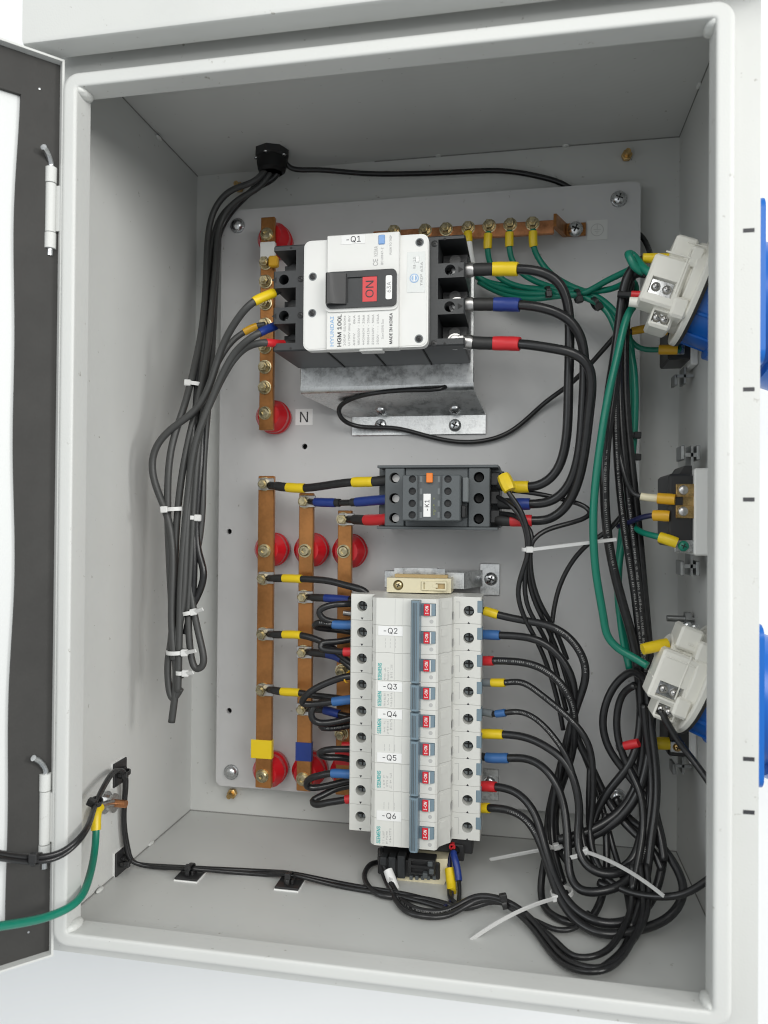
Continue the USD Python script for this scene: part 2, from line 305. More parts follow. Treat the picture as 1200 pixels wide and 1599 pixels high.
for x, z in ((42.5, 473.3), (334.2, 474.0), (41.9, 39.7), (335.5, 42.5)):
    w = obj('washer', lathe((x, PY, z), (0, -1, 0), [(0, 6.0), (1, 6.0)], 24), 'zinc', plate); pan_screw(x, PY-1, z, 5.2, 'zinc', plate, name='bolt', h=.7, cross=x > 100)

# ============================================================ labels stuck on the plate
t = thing('letter_label', 'white square sticker with the letter N on the plate', 'label', (98.5, PY, 313))
obj('sticker', box(91.8, 105.8, PY-.3, PY-.02, 313.6, 326.2), 'paper', t); obj('lettering', text('N', 98.8, PY-.3, 319.9, 8.2), 'ink', t)
t = thing('earth_label', 'faded square earth symbol sticker beside the top copper bar', 'label', (319, PY, 445))
obj('sticker', box(312, 326.5, PY-.3, PY-.02, 445.5, 459.8), 'label_grey', t)
ring_ = prism_y(Point(319.2, 452.6).buffer(4.6).difference(Point(319.2, 452.6).buffer(4.1)), PY-.4, PY-.3)
obj('symbol', cat(ring_, box(318.95, 319.45, PY-.4, PY-.3, 453, 456.6), *[box(319.2-w, 319.2+w, PY-.4, PY-.3, z-.2, z+.2) for w, z in ((2.6, 452.9), (1.7, 451.6), (.8, 450.3))]), 'ink_faint', t)

# ============================================================ insulators and busbars
def insulator(loc, label):
    t = thing('standoff_insulator', label, 'insulator', loc, 'red standoff insulators under the busbars')
    prof = [(0, 11.2), (2, 12.6), (7, 13.2), (8.5, 12.2), (10, 12.6), (14, 12.6), (16.5, 11), (20, 9.2), (21.5, 8.6)]
    m = lathe(loc, (0, -1, 0), prof, 32)
    ang = np.arctan2(m.vertices[:, 2]-loc[2], m.vertices[:, 0]-loc[0]); rr = np.hypot(m.vertices[:, 2]-loc[2], m.vertices[:, 0]-loc[0])
    k = 1+.014*np.cos(6*ang)*(rr > 8.8); m.vertices[:, 0] = loc[0]+(m.vertices[:, 0]-loc[0])*k; m.vertices[:, 2] = loc[2]+(m.vertices[:, 2]-loc[2])*k
    obj('body', m, 'red_resin', t, smooth=28)
    obj('insert', lathe(loc, (0, -1, 0), [(21.4, 4), (22, 4)], 16), 'brass', t); return t
IY = PY
i0 = insulator((77, IY, 456), 'red insulator behind the top end of the short copper bar')
for x, z, lab in ((77, 319, 'red insulator under the short copper bar, left of the N sticker'), (77, 216.6, 'red insulator midway on the leftmost long copper bar'), (77.3, 47.2, 'red insulator below the yellow tape on the left copper bar'),
                  (108.6, 216.8, 'red insulator midway on the second long copper bar'), (108.6, 49.2, 'red insulator below the blue tape on the second copper bar'), (138.6, 216.4, 'red insulator midway on the third long copper bar, below the contactor'), (138.6, 51, 'red insulator at the foot of the third copper bar, behind the breakers')):
    dup(i0, (x, IY, z), lab)
BY = 162.0     # front face of the bars
def nut(parent, x, z, y=BY, m='yellow_zinc', stud=7.0, sc=1.0):
    a = obj('bolt', cat(lathe((x, y, z), (0, -1, 0), [(1.9, 3.9*sc), (5.2, 3.9*sc), (5.7, 3.4*sc)], 6), cyl((x, y-5, z), (x, y-stud-1, z), 2.2*sc, 14)), m, parent)
    obj('washer', lathe((x, y, z), (0, -1, 0), [(0, 5.2*sc), (.9, 5.2*sc), (1.0, 4.4*sc), (1.9, 4.2*sc)], 24), m, a)
def screwhead(parent, x, z, y=BY, m='yellow_zinc'):
    a = obj('screw', lathe((x, y, z), (0, -1, 0), [(0, 4.0), (2.3, 4.0), (3.0, 3.2), (3.1, 1.7), (1.6, 1.5)], 22), m, parent); obj('washer', lathe((x, y, z), (0, -1, 0), [(-.01, 5.0), (.8, 5.0)], 24), m, a)
def bar(name, label, x0, x1, z0, z1, nuts, screws, tape=None):
    t = thing(name, label, 'busbar', ((x0+x1)/2, BY, z0)); obj('copper_bar', box(x0, x1, BY, BY+4, z0, z1, .5), 'copper_bar', t)
    for z in nuts: nut(t, (x0+x1)/2-1.0, z)
    for z in screws: screwhead(t, (x0+x1)/2-.6, z)
    if tape: obj('tape_marker', cat(box(x0-tape[3], x1+.35, BY-.5, BY-.1, tape[0], tape[1], .1), box(x1+.05, x1+.35, BY-.4, BY+4, tape[0], tape[1])), tape[2], t)
    return t
def zpx(py, px=415, y=BY): return at(px, py, y)[2]
bar('busbar', 'short copper neutral busbar left of the large white breaker', 71.2, 82.2, 307, 468, [zpx(v) for v in (411, 440, 474, 573, 605)]+[zpx(507), zpx(542)], [zpx(645), zpx(366)])
bar('busbar', 'leftmost long copper busbar with yellow tape near its foot', 71.2, 83.6, 38.5, 272.4, [zpx(v) for v in (756, 903, 990, 1077)], [zpx(860), zpx(1212)], (zpx(1185), zpx(1156), 'sleeve_yellow', 3.5))
bar('busbar', 'second long copper busbar with dark blue tape near its foot', 103.3, 114.4, 38.5, 259.6, [zpx(v, 480) for v in (783, 932, 1018, 1107)], [zpx(860, 480), zpx(1217, 480)], (zpx(1189, 480), zpx(1160, 480), 'sleeve_blue', .8))
bar('busbar', 'third long copper busbar, partly hidden behind the miniature breakers', 133.2, 143.8, 37.8, 246.8, [zpx(v, 540) for v in (811, 1048, 1146)], [zpx(861, 540)], (zpx(1195, 540), zpx(1166, 540), 'sleeve_red', .5))
p = at(411, 392, BY-1); t = thing('cable_lug', 'pale insulated lug on the short copper busbar beside the large breaker', 'cable lug', p)
a, b = at(408.5, 380, BY-1), at(431, 405, BY-1); obj('white_tab', box(a[0], b[0], BY-4, BY-.1, b[2], a[2], .4), 'white_plastic', t)
a, b = at(423, 403, BY-1), at(437, 419, BY-1); obj('sleeve', box(a[0], b[0], BY-7, BY-1.5, b[2], a[2], 1), 'sleeve_orange', t)
# earth bar
EY = 166.0
t = thing('earth_bar', 'horizontal copper earth bar on the top edge of the plate', 'earth bar', (222, EY, 443))
za, zb = at(868, 365, EY)[2], at(868, 342, EY)[2]; xa, xb = at(583, 358, EY)[0], at(866, 350, EY)[0]
obj('copper_bar', box(xa, xb, EY, EY+3.5, za+.6, zb-.2, .5), 'copper_bright', t)
ex = at(899, 358, 186); obj('end_bracket', cat(prism_z([(xb-.5, EY), (xb-.5, EY+3.5), (294.8, PY-.1), (311, PY-.1), (311, PY-2.4), (297.5, PY-2.4), (xb+1.5, EY)], ex[2]-4.6, ex[2]+4.6)), 'copper_bar', t)
pan_screw(ex[0], PY-2.4, ex[2], 5.6, 'zinc', t, name='screw')
EB = {}
for px, py in ((614, 358), (663, 356), (696, 354), (731, 352), (764, 349), (797, 347), (832, 345)):
    p = at(px, py, EY-5); nut(t, p[0], p[2], EY, 'yellow_zinc', 7, .95); EB[px] = p

# ============================================================ large moulded-case breaker
t = thing('circuit_breaker', 'large white and black moulded-case circuit breaker labelled Q1 switched ON', 'circuit breaker', (168, 150, 349)); MC = t
Y0 = 95.0
cuts = []
PR = [(402.4, 417.6), (379.8, 393.2), (354.8, 370.1)]; PL = [(403.1, 416.6), (379.1, 392.0), (355.6, 368.4)]
for z0, z1 in PR: cuts.append(box(213.9, 240, 90, 128, z0, z1))
for z0, z1 in PL: cuts.append(box(95, 120.4, 90, 128, z0, z1))
scr = [(221.5, 398.0), (221.3, 374.8)]; scl = [(112.2, 397.4), (112.4, 373.6)]
for x, z in scr+scl: cuts.append(cyl((x, 90, z), (x, 116, z), 3.4, 18))
body = diff(box(105.0, 231.0, Y0, 150, 350.2, 420.2, .9), cuts)
obj('housing', body, 'breaker_black', t)
for k, (x, z) in enumerate(scr+scl):
    if k in (0, 3): pan_screw(x, 104, z, 2.8, 'zinc', t, name='terminal_screw')
    s = 1 if x > 200 else -1; obj('arrow_mark', prism_y([(x+s*5.2, z-1.9), (x+s*5.2, z+1.9), (x+s*8.4, z)][::1], Y0-.15, Y0-.02), 'hole_dark', t)
for z0, z1 in PR+PL: pass
for z0, z1 in PR: obj('terminal', cat(box(214.5, 230.8, 117, 119, z0+2.5, z1-2.5, .3), cyl((223, 117, (z0+z1)/2), (223, 112.5, (z0+z1)/2), 3.6, 18)), 'black_plastic', t)
for z0, z1 in PL: obj('terminal', cat(box(105.4, 119.5, 117, 119, z0+2.5, z1-2.5, .3), cyl((113, 117, (z0+z1)/2), (113, 112.5, (z0+z1)/2), 3.6, 18)), 'black_plastic', t)
obj('cover', prism_y(rrect(127.8, 208.6, 348.6, 419.3, 4.5), 88.4, 95.2), 'white_plastic', t, smooth=20)
obj('cover_front', prism_y(rrect(127.9+.8, 208.5-.8, 349.4, 418.5, 4), 88.0, 88.5), 'white_plastic', t, smooth=20)
obj('centre_cover', box(143.8, 190.6, 85.6, 95, 348.0, 420.9, .5), 'white_plastic', t)
obj('rating_plate_step', box(165, 180, 87, 96, 346.8, 349, .4), 'white_plastic', t)
for x, z in ((133.9, 396), (133.7, 372.5), (203, 414), (203, 353.5)):
    obj('screw_recess', cyl((x, 88, z), (x, 87.85, z), 2.7, 20), 'mid_grey_plastic', t); pan_screw(x, 87.9, z, 2.0, 'black_plastic', t, name='cover_screw', h=.3)
for x, z in ((123.6, 397.2), (123.8, 373.4), (211.5, 415.2), (211.5, 351.8)):
    pan_screw(x, Y0, z, 2.1, 'black_plastic', t, name='housing_screw', h=.3)
for x, z in ((117, 418), (218, 417.8), (117.2, 352), (218.4, 351.6)): obj('pin_hole', cyl((x, Y0-.1, z), (x, Y0+.2, z), .8, 10), 'hole_dark', t)
# toggle
obj('toggle_bezel', prism_y(rrect(143.2, 190.2, 371.6, 396.4, 3.6), 84.4, 86), 'white_plastic', t)
tb = diff(prism_y(rrect(144.2, 189.4, 373.6, 396.6, 3), 82.6, 86), [box(158, 177.2, 80, 83.7, 376.6, 392.6)])
obj('toggle_surround', tb, 'breaker_black', t)
obj('toggle_handle', prism_z([(144.6, 82.7), (145, 78.6), (146.2, 77.6), (148.2, 77.8), (150.5, 79.4), (157.4, 81.0), (157.6, 84), (144.6, 84)], 375.6, 394.8), 'black_plastic', t)
rl = obj('on_label', box(167.8, 177, 82.9, 83.9, 376.8, 392.4), 'red_label', t); obj('lettering', text('ON', 172.3, 82.9, 384.6, 5.0, 1, False, 10.5), 'ink', rl)
rl = obj('rating_label', prism_y(rrect(182.7, 186.7, 377.5, 392.5, 1), 82.2, 82.6), 'paper', t); obj('lettering', text('63A', 184.7, 82.2, 385, 2.6, 1), 'ink_grey', rl)
rl = obj('marking_label', box(153.2, 168.6, 85.3, 85.6, 414.6, 420.2), 'paper', t); obj('lettering', text('-Q1', 161.2, 85.3, 417.4, 3.7), 'ink', rl)
obj('trip_button', box(177.2, 181.3, 84.8, 85.8, 413.2, 419.2, .5), 'trip_blue', t); 
LB = 85.6
def glyphs(x, z, h, n, rot=1, y=LB):
    """rows of print too small to read in the photograph"""
    ms = []
    for k in range(n):
        a = z+k*h*.72
        if random.random() < .16: continue
        for _ in range(2):
            u, v = random.choice([(0, 1), (1, 0)]), random.random()
            if rot: ms.append(box(x-h*.45, x+h*.45, y-.06, y, a+v*h*.4, a+v*h*.4+.22) if u[0] else box(x-h*.45+v*h*.7, x-h*.45+v*h*.7+.25, y-.06, y, a, a+h*.5))
            else: ms.append(box(a-z+x, a-z+x+.22, y-.06, y, z-h*.45, z+h*.45))
    return cat(*ms) if ms else box(x, x+.1, y-.05, y, z, z+.1)
pr = obj('printing', text('HYUNDAI', 147.6, LB, 359.6, 2.3, 1, True, 19), 'ink_blue', t)
obj('lettering', text('HGM 100L', 152.4, LB, 360.0, 2.5, 1, True, 20.5), 'ink', pr)
for k, s in enumerate(['100AF  50/60Hz', 'Ui 750V Uimp 8kV', '600V       8kA', '480/500V - 26kA', '440/460V - 30kA', '380/415V - 35kA', '220/240V - 50kA', '250V --- 15kA', 'Ics=100% Icu']):
    obj('lettering', text(s, 155.9+k*3.05, LB, 359.8, 1.35, 1, False, 19 if k < 8 else 12), 'ink_grey', pr)
obj('lettering', text('MADE IN KOREA', 185.6, LB, 360, 1.75, 1, True, 19.5), 'ink', pr)
obj('lettering', text('CE', 175.4, LB, 402.2, 3.2, 1, False, 4.2), 'ink_grey', pr); obj('lettering', text('KEMA', 175.6, LB, 409.2, 2.4, 1, False, 6.4), 'ink_faint', pr)
obj('lettering', text('IEC 60947-2', 179.6, LB, 405.6, 1.4, 1, False, 11), 'ink_grey', pr); obj('lettering', text('PUSH TO TRIP', 185, LB, 412.6, 1.3, 1, False, 12), 'ink_grey', pr)
w = obj('adjustment_window', box(195.2, 206.6, 87.7, 88.1, 382.6, 408.2), 'clear_cover', t); q = obj('dial', cyl((199.8, 87.7, 391.5), (199.8, 87.5, 391.5), 2.9, 20), 'ink_blue', w)
obj('dial_slot', cat(box(199.3, 200.3, 87.35, 87.5, 389.6, 393.4), prism_y(Point(199.8, 391.5).buffer(2.2).difference(Point(199.8, 391.5).buffer(1.8)), 87.4, 87.5)), 'paper', w)
obj('lettering', text('TRIP 63A', 204.4, 87.7, 394, 1.4, 1, False, 15), 'ink_grey', w); obj('lettering', text('0.8 - 1.0', 199.8, 87.7, 401, 1.5, 1, False, 7), 'ink_grey', w); obj('knob', box(200.6, 202.8, 87.2, 87.7, 401.5, 405, .2), 'paper', w)
for x0, x1 in ((140, 141), (170, 171), (203, 204)): obj('rib', box(x0, x1, 100, 149, 349.6, 350.4), 'hole_dark', t)
# bracket below it
t = thing('breaker_bracket', 'galvanised steel bracket with foot screws and modelled screw reflections, carrying the large breaker', 'bracket', (180, PY, 305))
obj('top_flange', box(107, 233, 150.2, 152, 336, 421, .4), 'galvanised', t)
BR = 5.5; prof = []
for a in np.linspace(0, 90, 8): prof.append((150.2+BR-BR*math.cos(math.radians(a)), 337-BR*math.sin(math.radians(a))))
bend = prism_x(prof+[(150.2+BR, 337-BR+1.8)]+[(150.2+BR-(BR-1.8)*math.cos(math.radians(a)), 337-(BR-1.8)*math.sin(math.radians(a))) for a in np.linspace(80, 0, 7)], 107, 233)
obj('bend', bend, 'galvanised', t, smooth=30)
web = prism_z([(107, 155.7), (233, 155.7), (240, PY), (138, PY)], 331.5, 333.3)
v = web.vertices; f = (v[:, 1]-155.7)/(PY-155.7); v[:, 2] -= f*13.5; web.vertices = v
obj('web', web, 'galvanised', t)
obj('foot', box(137.5, 240, PY-2, PY-.05, 304.6, 320.5, .3), 'galvanised', t)
for px, py in ((595, 664), (711, 664)): p = at(px, py, PY-2); pan_screw(p[0], PY-2, p[2], 4.8, 'zinc', t)
for px, py in ((595, 632), (711, 632)):  # solid screws modelled in place of the foot screws' reflections in the web
    p = at(px, py, 178); zz_ = 333.3-(178-155.7)/(PY-155.7)*13.5-1.8; pan_screw(p[0], 178, zz_, 4.4, 'zinc', t, d=(0, -.38, -.92))

# ============================================================ contactor
t = thing('contactor', 'dark grey contactor labelled K1 with an orange button, below the bracket', 'contactor', (210, PY, 234))
obj('base', box(168.5, 252, 139, PY, 235, 277.5, .8), 'dark_grey_plastic', t)
obj('top_flange', box(171.0, 251.5, 119, 139, 275.0, 276.8, .3), 'dark_grey_plastic', t); obj('bottom_flange', box(171.0, 251.5, 119, 139, 234.0, 235.8, .3), 'dark_grey_plastic', t)
def tblock(x0, x1, name, xs):
    zs = [at((xs), v, 120)[2] for v in ((746, 778, 809) if xs < 700 else (745, 778, 810))]; X = at(xs, 778, 120)[0]
    m = diff(box(x0, x1, 120, 140, 235.8, 275, .6), [cyl((X, 118, z), (X, 134, z), 3.5, 20) for z in zs]); o = obj(name, m, 'dark_grey_plastic', t)
    for z in zs: obj('terminal_screw', cat(cyl((X, 134, z), (X, 126.5, z), 2.6, 16)), 'tin' if xs < 700 else 'hole_dark', o)
tblock(176.1, 189.4, 'terminal_block', 616); tblock(232.1, 246.2, 'terminal_block', 748)
obj('centre_body', box(189.6, 231.9, 122, 140, 235.8, 275.2, .5), 'dark_grey_plastic', t)
a0, a1 = 191.0, 228.6
obj('auxiliary_block', box(a0, a1, 103, 122, 239.6, 269.3, .7), 'dark_grey_plastic', t)
for x0, x1, xs in ((191.3, 201.2, 199 - 1.2), (216.6, 228.4, 220.6)):
    zs = [at(0 + (645 if xs < 210 else 700), v, 100)[2] for v in (748, 767, 786, 804)]
    m = diff(box(x0, x1, 100, 104, 240, 269, .5), [cyl((xs, 98, z), (xs, 106, z), 2.45, 16) for z in zs]); o = obj('terminal_block', m, 'dark_grey_plastic', t)
    for z in zs: obj('terminal_screw', cat(cyl((xs, 105, z), (xs, 102.6, z), 2.1, 14), box(xs-1.8, xs+1.8, 102.3, 102.6, z-.3, z+.3)), 'black_plastic', o)
    for z in zs: obj('marking', box((x1+1.0) if xs < 210 else (x0-2.8), (x1+2.6) if xs < 210 else (x0-1.2), 102.8, 103, z-1.9, z+1.9), 'mid_grey_plastic', t)
p = at(671, 746, 101); obj('button', box(p[0]-2.1, p[0]+2.1, 100.4, 103, p[2]-3.1, p[2]+3.1, .4), 'orange', t, label='orange push button')
a, b = at(661.5, 771, 102), at(672.5, 807, 102); o = obj('marking_label', box(a[0], b[0], 102.7, 103, b[2], a[2]), 'paper', t); obj('lettering', text('-K1', (a[0]+b[0])/2, 102.7, (a[2]+b[2])/2, 3.0, 1), 'ink', o)
p = at(679, 803, 103); obj('printing', glyphs(p[0], p[2]-.5, 2.0, 8, 1, 103), 'ink_olive', t)
obj('side_latch', box(229, 233, 108, 124, 252, 268, .6), 'mid_grey_plastic', t); obj('side_latch', box(228.6, 231.6, 106, 122, 242, 250, .6), 'black_plastic', t)
for z in (243, 255.5, 268): obj('side_terminal', box(246.2, 252.5, 128, 150, z-4.4, z+4.4, .6), 'black_plastic', t)

# ============================================================ DIN rail, end clamps, miniature breakers
t = thing('rail_bracket', 'galvanised top rail bracket with a screw above the miniature breakers', 'bracket', (210, PY, 195))
q0, q1 = at(600, 890, 172), at(735, 925, 172)
zt, zb_ = 206.5, 191.5
xl, xr = at(601, 905, 158)[0], at(726, 905, 158)[0]
fx = [at(750, 893, PY-1)[0], at(781, 893, PY-1)[0]]
obj('bridge', box(xl, xr, 156, 158, zb_, zt-3, .3), 'galvanised', t)
obj('leg', prism_z([(xr-2, 158.05), (xr, 158.05), (fx[0]+2, PY-2), (fx[0], PY-2)], zb_, zt-3), 'galvanised', t)
obj('leg', prism_z([(xl, 158.05), (xl+2, 158.05), (at(655, 885, PY)[0], PY-2), (at(655, 885, PY)[0]-2, PY-2)], zb_, zt-3), 'galvanised', t)
obj('shelf', prism_z([(xl+.5, 158.2), (xr-2.2, 158.2), (fx[0]-.5, PY-2.2), (at(655, 880, PY-3)[0], PY-2.2)], zt-5, zt-3.6), 'galvanised', t)
obj('foot', box(fx[0], fx[1], PY-2, PY-.05, at(760, 929, PY)[2], at(760, 880, PY)[2], .3), 'galvanised', t)
p = at(767, 904, PY-2); pan_screw(p[0], PY-2, p[2], 5.0, 'zinc', t)
t = thing('rail_bracket', 'galvanised lower rail bracket foot half hidden beside the red sleeve', 'bracket', (230, PY, 38))
fz = [at(765, 1248, PY)[2], at(765, 1200, PY)[2]]; fx2 = [at(748, 1220, PY)[0], at(779, 1220, PY)[0]]
obj('foot', box(fx2[0], fx2[1], PY-2, PY-.05, fz[0], fz[1], .3), 'galvanised', t); obj('leg', prism_z([(214, 158.05), (216, 158.05), (fx2[0]+2, PY-2), (fx2[0], PY-2)], fz[0], fz[1]), 'galvanised', t)
obj('bridge', box(165, 216, 156, 158, fz[0], fz[1], .3), 'galvanised', t)
p = at(765, 1222, PY-2); pan_screw(p[0], PY-2, p[2], 4.6, 'zinc', t)
t = thing('din_rail', 'vertical steel mounting rail behind the row of miniature breakers', 'rail', (196, 156, 4))
obj('rail', prism_z([(178, 149), (184, 149), (184, 154.5), (208, 154.5), (208, 149), (214, 149), (214, 150.2), (209.2, 150.2), (209.2, 155.8), (182.8, 155.8), (182.8, 150.2), (178, 150.2)], 4, 206), 'galvanised', t)
def clamp(label, z0, z1, yb, pts, m, screwat, win):
    t = thing('end_clamp', label, 'end clamp', (195, 150, z0)); g = prism_z(pts, z0, z1)
    cuts = [cyl((screwat[0], screwat[1]-4, screwat[2]), (screwat[0], screwat[1]+4, screwat[2]), 3.6, 20)] if screwat else []
    if win: cuts.append(box(*win))
    obj('body', diff(g, cuts) if cuts else g, m, t)
    if screwat: pan_screw(screwat[0], screwat[1]+2.5, screwat[2], 3.1, 'yellow_zinc', t)
    return t
ca = [at(604, 905, 135), at(662, 905, 135), at(704, 905, 135)]
czb, czt = at(660, 926, 135)[2], at(660, 903.5, 135)[2]
t = clamp('cream plastic end clamp with a slotted screw on top of the breakers', czb, czt, 150, [(ca[0][0], 136), (ca[0][0]+3, 135), (ca[2][0]-12, 135), (ca[2][0], 139), (ca[2][0], 156), (ca[0][0], 156)], 'cream', (at(622, 917, 135)[0], 135, (czb+czt)/2), None)
a, b = at(660, 908, 134.8), at(697, 922, 134.8)
obj('latch_frame', diff(box(a[0]-.5, b[0]+.5, 133.6, 136.5, b[2]-.3, a[2]+.3, .3), [box(b[0]-7, b[0]-.7, 130, 140, b[2]+1, a[2]-1), box(a[0]+.8, a[0]+2, 130, 140, b[2]+.6, a[2]-.6)]), 'cream', t)
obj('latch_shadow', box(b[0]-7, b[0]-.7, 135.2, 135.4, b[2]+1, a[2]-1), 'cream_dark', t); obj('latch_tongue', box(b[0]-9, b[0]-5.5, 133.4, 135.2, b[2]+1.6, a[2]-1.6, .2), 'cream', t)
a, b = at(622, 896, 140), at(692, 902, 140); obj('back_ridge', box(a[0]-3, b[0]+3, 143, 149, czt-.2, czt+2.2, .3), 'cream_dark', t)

PZ, PT = 17.87, 189.5
poles_prof = [(152.2, 152), (152.2, 125.6), (152.8, 125), (169, 125), (169.6, 113), (171.2, 107.5), (174, 105), (213.2, 105), (214.6, 106.2), (215.5, 111), (220, 116.5), (222, 118.6), (222.6, 125), (240.4, 125), (241, 125.6), (241, 152)]
def mcb(label, top, n, tag, tagz, txtz):
    z1 = PT-PZ*top; z0 = z1-PZ*n; t = thing('miniature_breaker', label, 'circuit breaker', (196, 150, z0), 'row of miniature circuit breakers')
    for k in range(n):
        b1 = z1-k*PZ; b0 = b1-PZ; zc = (b0+b1)/2
        cuts = [cyl((160.2, 123, zc+.6), (160.2, 139, zc+.6), 3.55, 22), cyl((232.6, 123, zc-.6), (232.6, 139, zc-.6), 3.55, 22), box(203.4, 213.0, 103, 110, zc-1.9, zc+6.0), box(170.2, 171.2, 100, 126, zc-7, zc-1.5), box(170.2, 171.2, 100, 126, zc+2, zc+7)]
        h = obj('pole_housing', diff(prism_z(poles_prof, b0+.09, b1-.09), cuts), 'breaker_grey', t)
        for x, dz in ((160.2, .6), (232.6, -.6)):
            s = obj('terminal_screw', cat(cyl((x, 138.8, zc+dz), (x, 131, zc+dz), 2.9, 16)), 'sleeve_grey', h); obj('slot', cat(box(x-2.5, x+2.5, 130.7, 131, zc+dz-.45, zc+dz+.45), box(x-.45, x+.45, 130.6, 130.9, zc+dz-2.5, zc+dz+2.5)), 'hole_dark', h)
            obj('terminal_mark', prism_y([(x-.9, zc+dz-7.7), (x+.9, zc+dz-7.7), (x, zc+dz-9.2)], 124.85, 124.98) if x < 200 else prism_y([(x-.9, zc+dz-8.4), (x+.9, zc+dz-8.4), (x, zc+dz-7)], 124.85, 124.98), 'ink', h)
        zt_ = zc+2.05
        tg = obj('toggle', prism_z([(203.6, 104.6), (205.6, 103.6), (208.3, 103.2), (211, 103.6), (212.8, 104.6), (212.8, 109), (203.6, 109)], zt_-3.75, zt_+3.75), 'toggle_blue_grey', t)
        obj('indicator_stripe', box(209.5, 210.3, 102.75, 103.4, zt_-3.6, zt_+3.6), 'label_grey', tg); rd = obj('on_label', box(205.4, 209.2, 102.6, 103.5, zt_-3.7, zt_+3.7, .2), 'toggle_red', tg); obj('lettering', text('I-ON', 207.4, 102.6, zt_, 1.9, 1, True, 5.2), 'paper', rd)
        obj('indicator_dimple', cat(cyl((210.2, 105.05, zc-5.6), (210.2, 104.9, zc-5.6), 1.3, 14)), 'ink_faint', h)
        obj('latch', prism_z([(215.9, 111.0), (219.7, 115.65), (219.4, 117.2), (215.6, 112.6)], zc+2.2, zc+6.8), 'breaker_grey', h); obj('latch_line', cat(box(222.5, 222.75, 119, 124.6, zc-6, zc-1), box(226.5, 226.8, 124.9, 124.98, zc-5.5, zc+5.5), box(224, 226.6, 124.9, 124.98, zc+5.2, zc+5.5), box(167.2, 167.5, 124.9, 124.98, zc-6, zc+6)), 'ink_faint', h)
        obj('side_clip', box(238.2, 241.6, 124.7, 135, zc-1.5, zc+6.5, .3), 'toggle_blue_grey', t)
        obj('joint_line', cat(box(186.3, 186.5, 104.93, 104.99, b0+.5, b1-.5), box(191.5, 191.65, 104.93, 104.99, b0+.5, b1-.5)), 'ink_faint', h)
    # handle bar across the poles
    hb = prism_z([(198.2, 105), (197.4, 100.5), (198.6, 97.8), (201.6, 97.2), (203.2, 98.2), (203.6, 105)], z0+.7, z1-.7)
    h = obj('handle', hb, 'toggle_blue_grey', t)
    for x in (199.4, 200.5, 201.6): obj('groove', box(x-.14, x+.14, 97.0, 97.6, z0+2, z1-2), 'dark_grey_plastic', h)
    # print
    o = obj('marking_label', box(175.4, 191.6, 104.6, 104.9, tagz-3.1, tagz+3.1), 'paper', t); obj('lettering', text(tag, 183.6, 104.6, tagz, 3.6), 'ink', o)
    pr = obj('printing', text('SIEMENS', 176.6, 104.98, txtz, 2.3, 1, True, 11), 'ink_teal', t)
    for k, hh in enumerate((1.3, 1.3, 1.6)): obj('print_row', glyphs(180+k*2.2, txtz-5.5, hh, 9, 1, 104.98), 'ink_faint', pr)
    if n > 1: obj('wiring_symbol', cat(*[box(x, x+.25, 104.9, 104.98, z, z+1.5) for x in (180, 183.2, 186.8) for z in (tagz-6.5, tagz-8.8, tagz-11)] if top == 0 else [box(x, x+.25, 104.9, 104.98, z, z+2) for x in (180, 183.2, 186.8) for z in (tagz+4.2, tagz+6.6)]), 'ink_faint', pr)
def ntz(py): return at(600, py, 104.5)[2]
mcb('topmost three-pole miniature breaker with the Q2 label', 0, 3, '-Q2', ntz(985), ntz(1049))
mcb('single-pole miniature breaker with the Q3 label', 3, 1, '-Q3', ntz(1072), ntz(1090))
mcb('single-pole miniature breaker with the Q4 label', 4, 1, '-Q4', ntz(1115), ntz(1133))
mcb('two-pole miniature breaker with the Q5 label', 5, 2, '-Q5', ntz(1183), ntz(1218))
mcb('lowest two-pole miniature breaker with the Q6 label', 7, 2, '-Q6', ntz(1274), ntz(1305))
# black device below the row
t = thing('terminal_relay', 'black plastic device under the lowest breaker with thin wires plugged in', 'relay', (196, 150, 8))
obj('housing', box(176, 236, 128, 152, 18, 28.4, .8), 'black_plastic', t)
a, b = at(592, 1336, 122), at(688, 1371, 122); obj('front_block', box(a[0], b[0], 118, 146, b[2], a[2], .8), 'black_plastic', t)
for px0, px1, py0, py1 in ((594, 604, 1338, 1352), (607, 618, 1338, 1370), (621, 633, 1336, 1372)):
    a, b = at(px0, py0, 117), at(px1, py1, 117); obj('rib', box(a[0], b[0], 116, 124, b[2], a[2], .5), 'breaker_black', t)
for k in range(5): a = at(640+k*9, 1369, 117); obj('foot_tab', box(a[0], a[0]+2.2, 115.5, 124, a[2]-1.6, a[2]+1, .3), 'dark_grey_plastic', t)
a, b = at(638, 1340, 114), at(680, 1368, 114); obj('latch', diff(box(a[0], b[0], 113, 124, b[2], a[2], .5), [box(a[0]+2, b[0]-5, 110, 116, b[2]+1.2, b[2]+4.4), box(a[0]+2, b[0]-5, 110, 116, b[2]+6, b[2]+8.6)]), 'black_plastic', t)
for px, py in ((672, 1350), (674, 1362), (664, 1368)): p = at(px, py, 112); obj('wire_port', box(p[0]-1.6, p[0]+1.6, 111.5, 116, p[2]-1.6, p[2]+1.6, .5), 'dark_grey_plastic', t)
a, b = at(703, 1318, 126), at(725, 1345, 126); obj('side_block', diff(box(a[0], b[0], 125, 150, b[2], a[2], .6), [cyl(((a[0]+b[0])/2-1, 120, a[2]-3.5), ((a[0]+b[0])/2-1, 132, a[2]-3.5), 3, 16)]), 'black_plastic', t)
c0, c1 = at(622, 1385, 122), at(700, 1350, 122)
t = thing('end_clamp', 'cream plastic end clamp under the black device at the rail foot', 'end clamp', (195, 150, c0[2]))
xz = lambda a, b, y=122: (at(a, b, y)[0], at(a, b, y)[2])
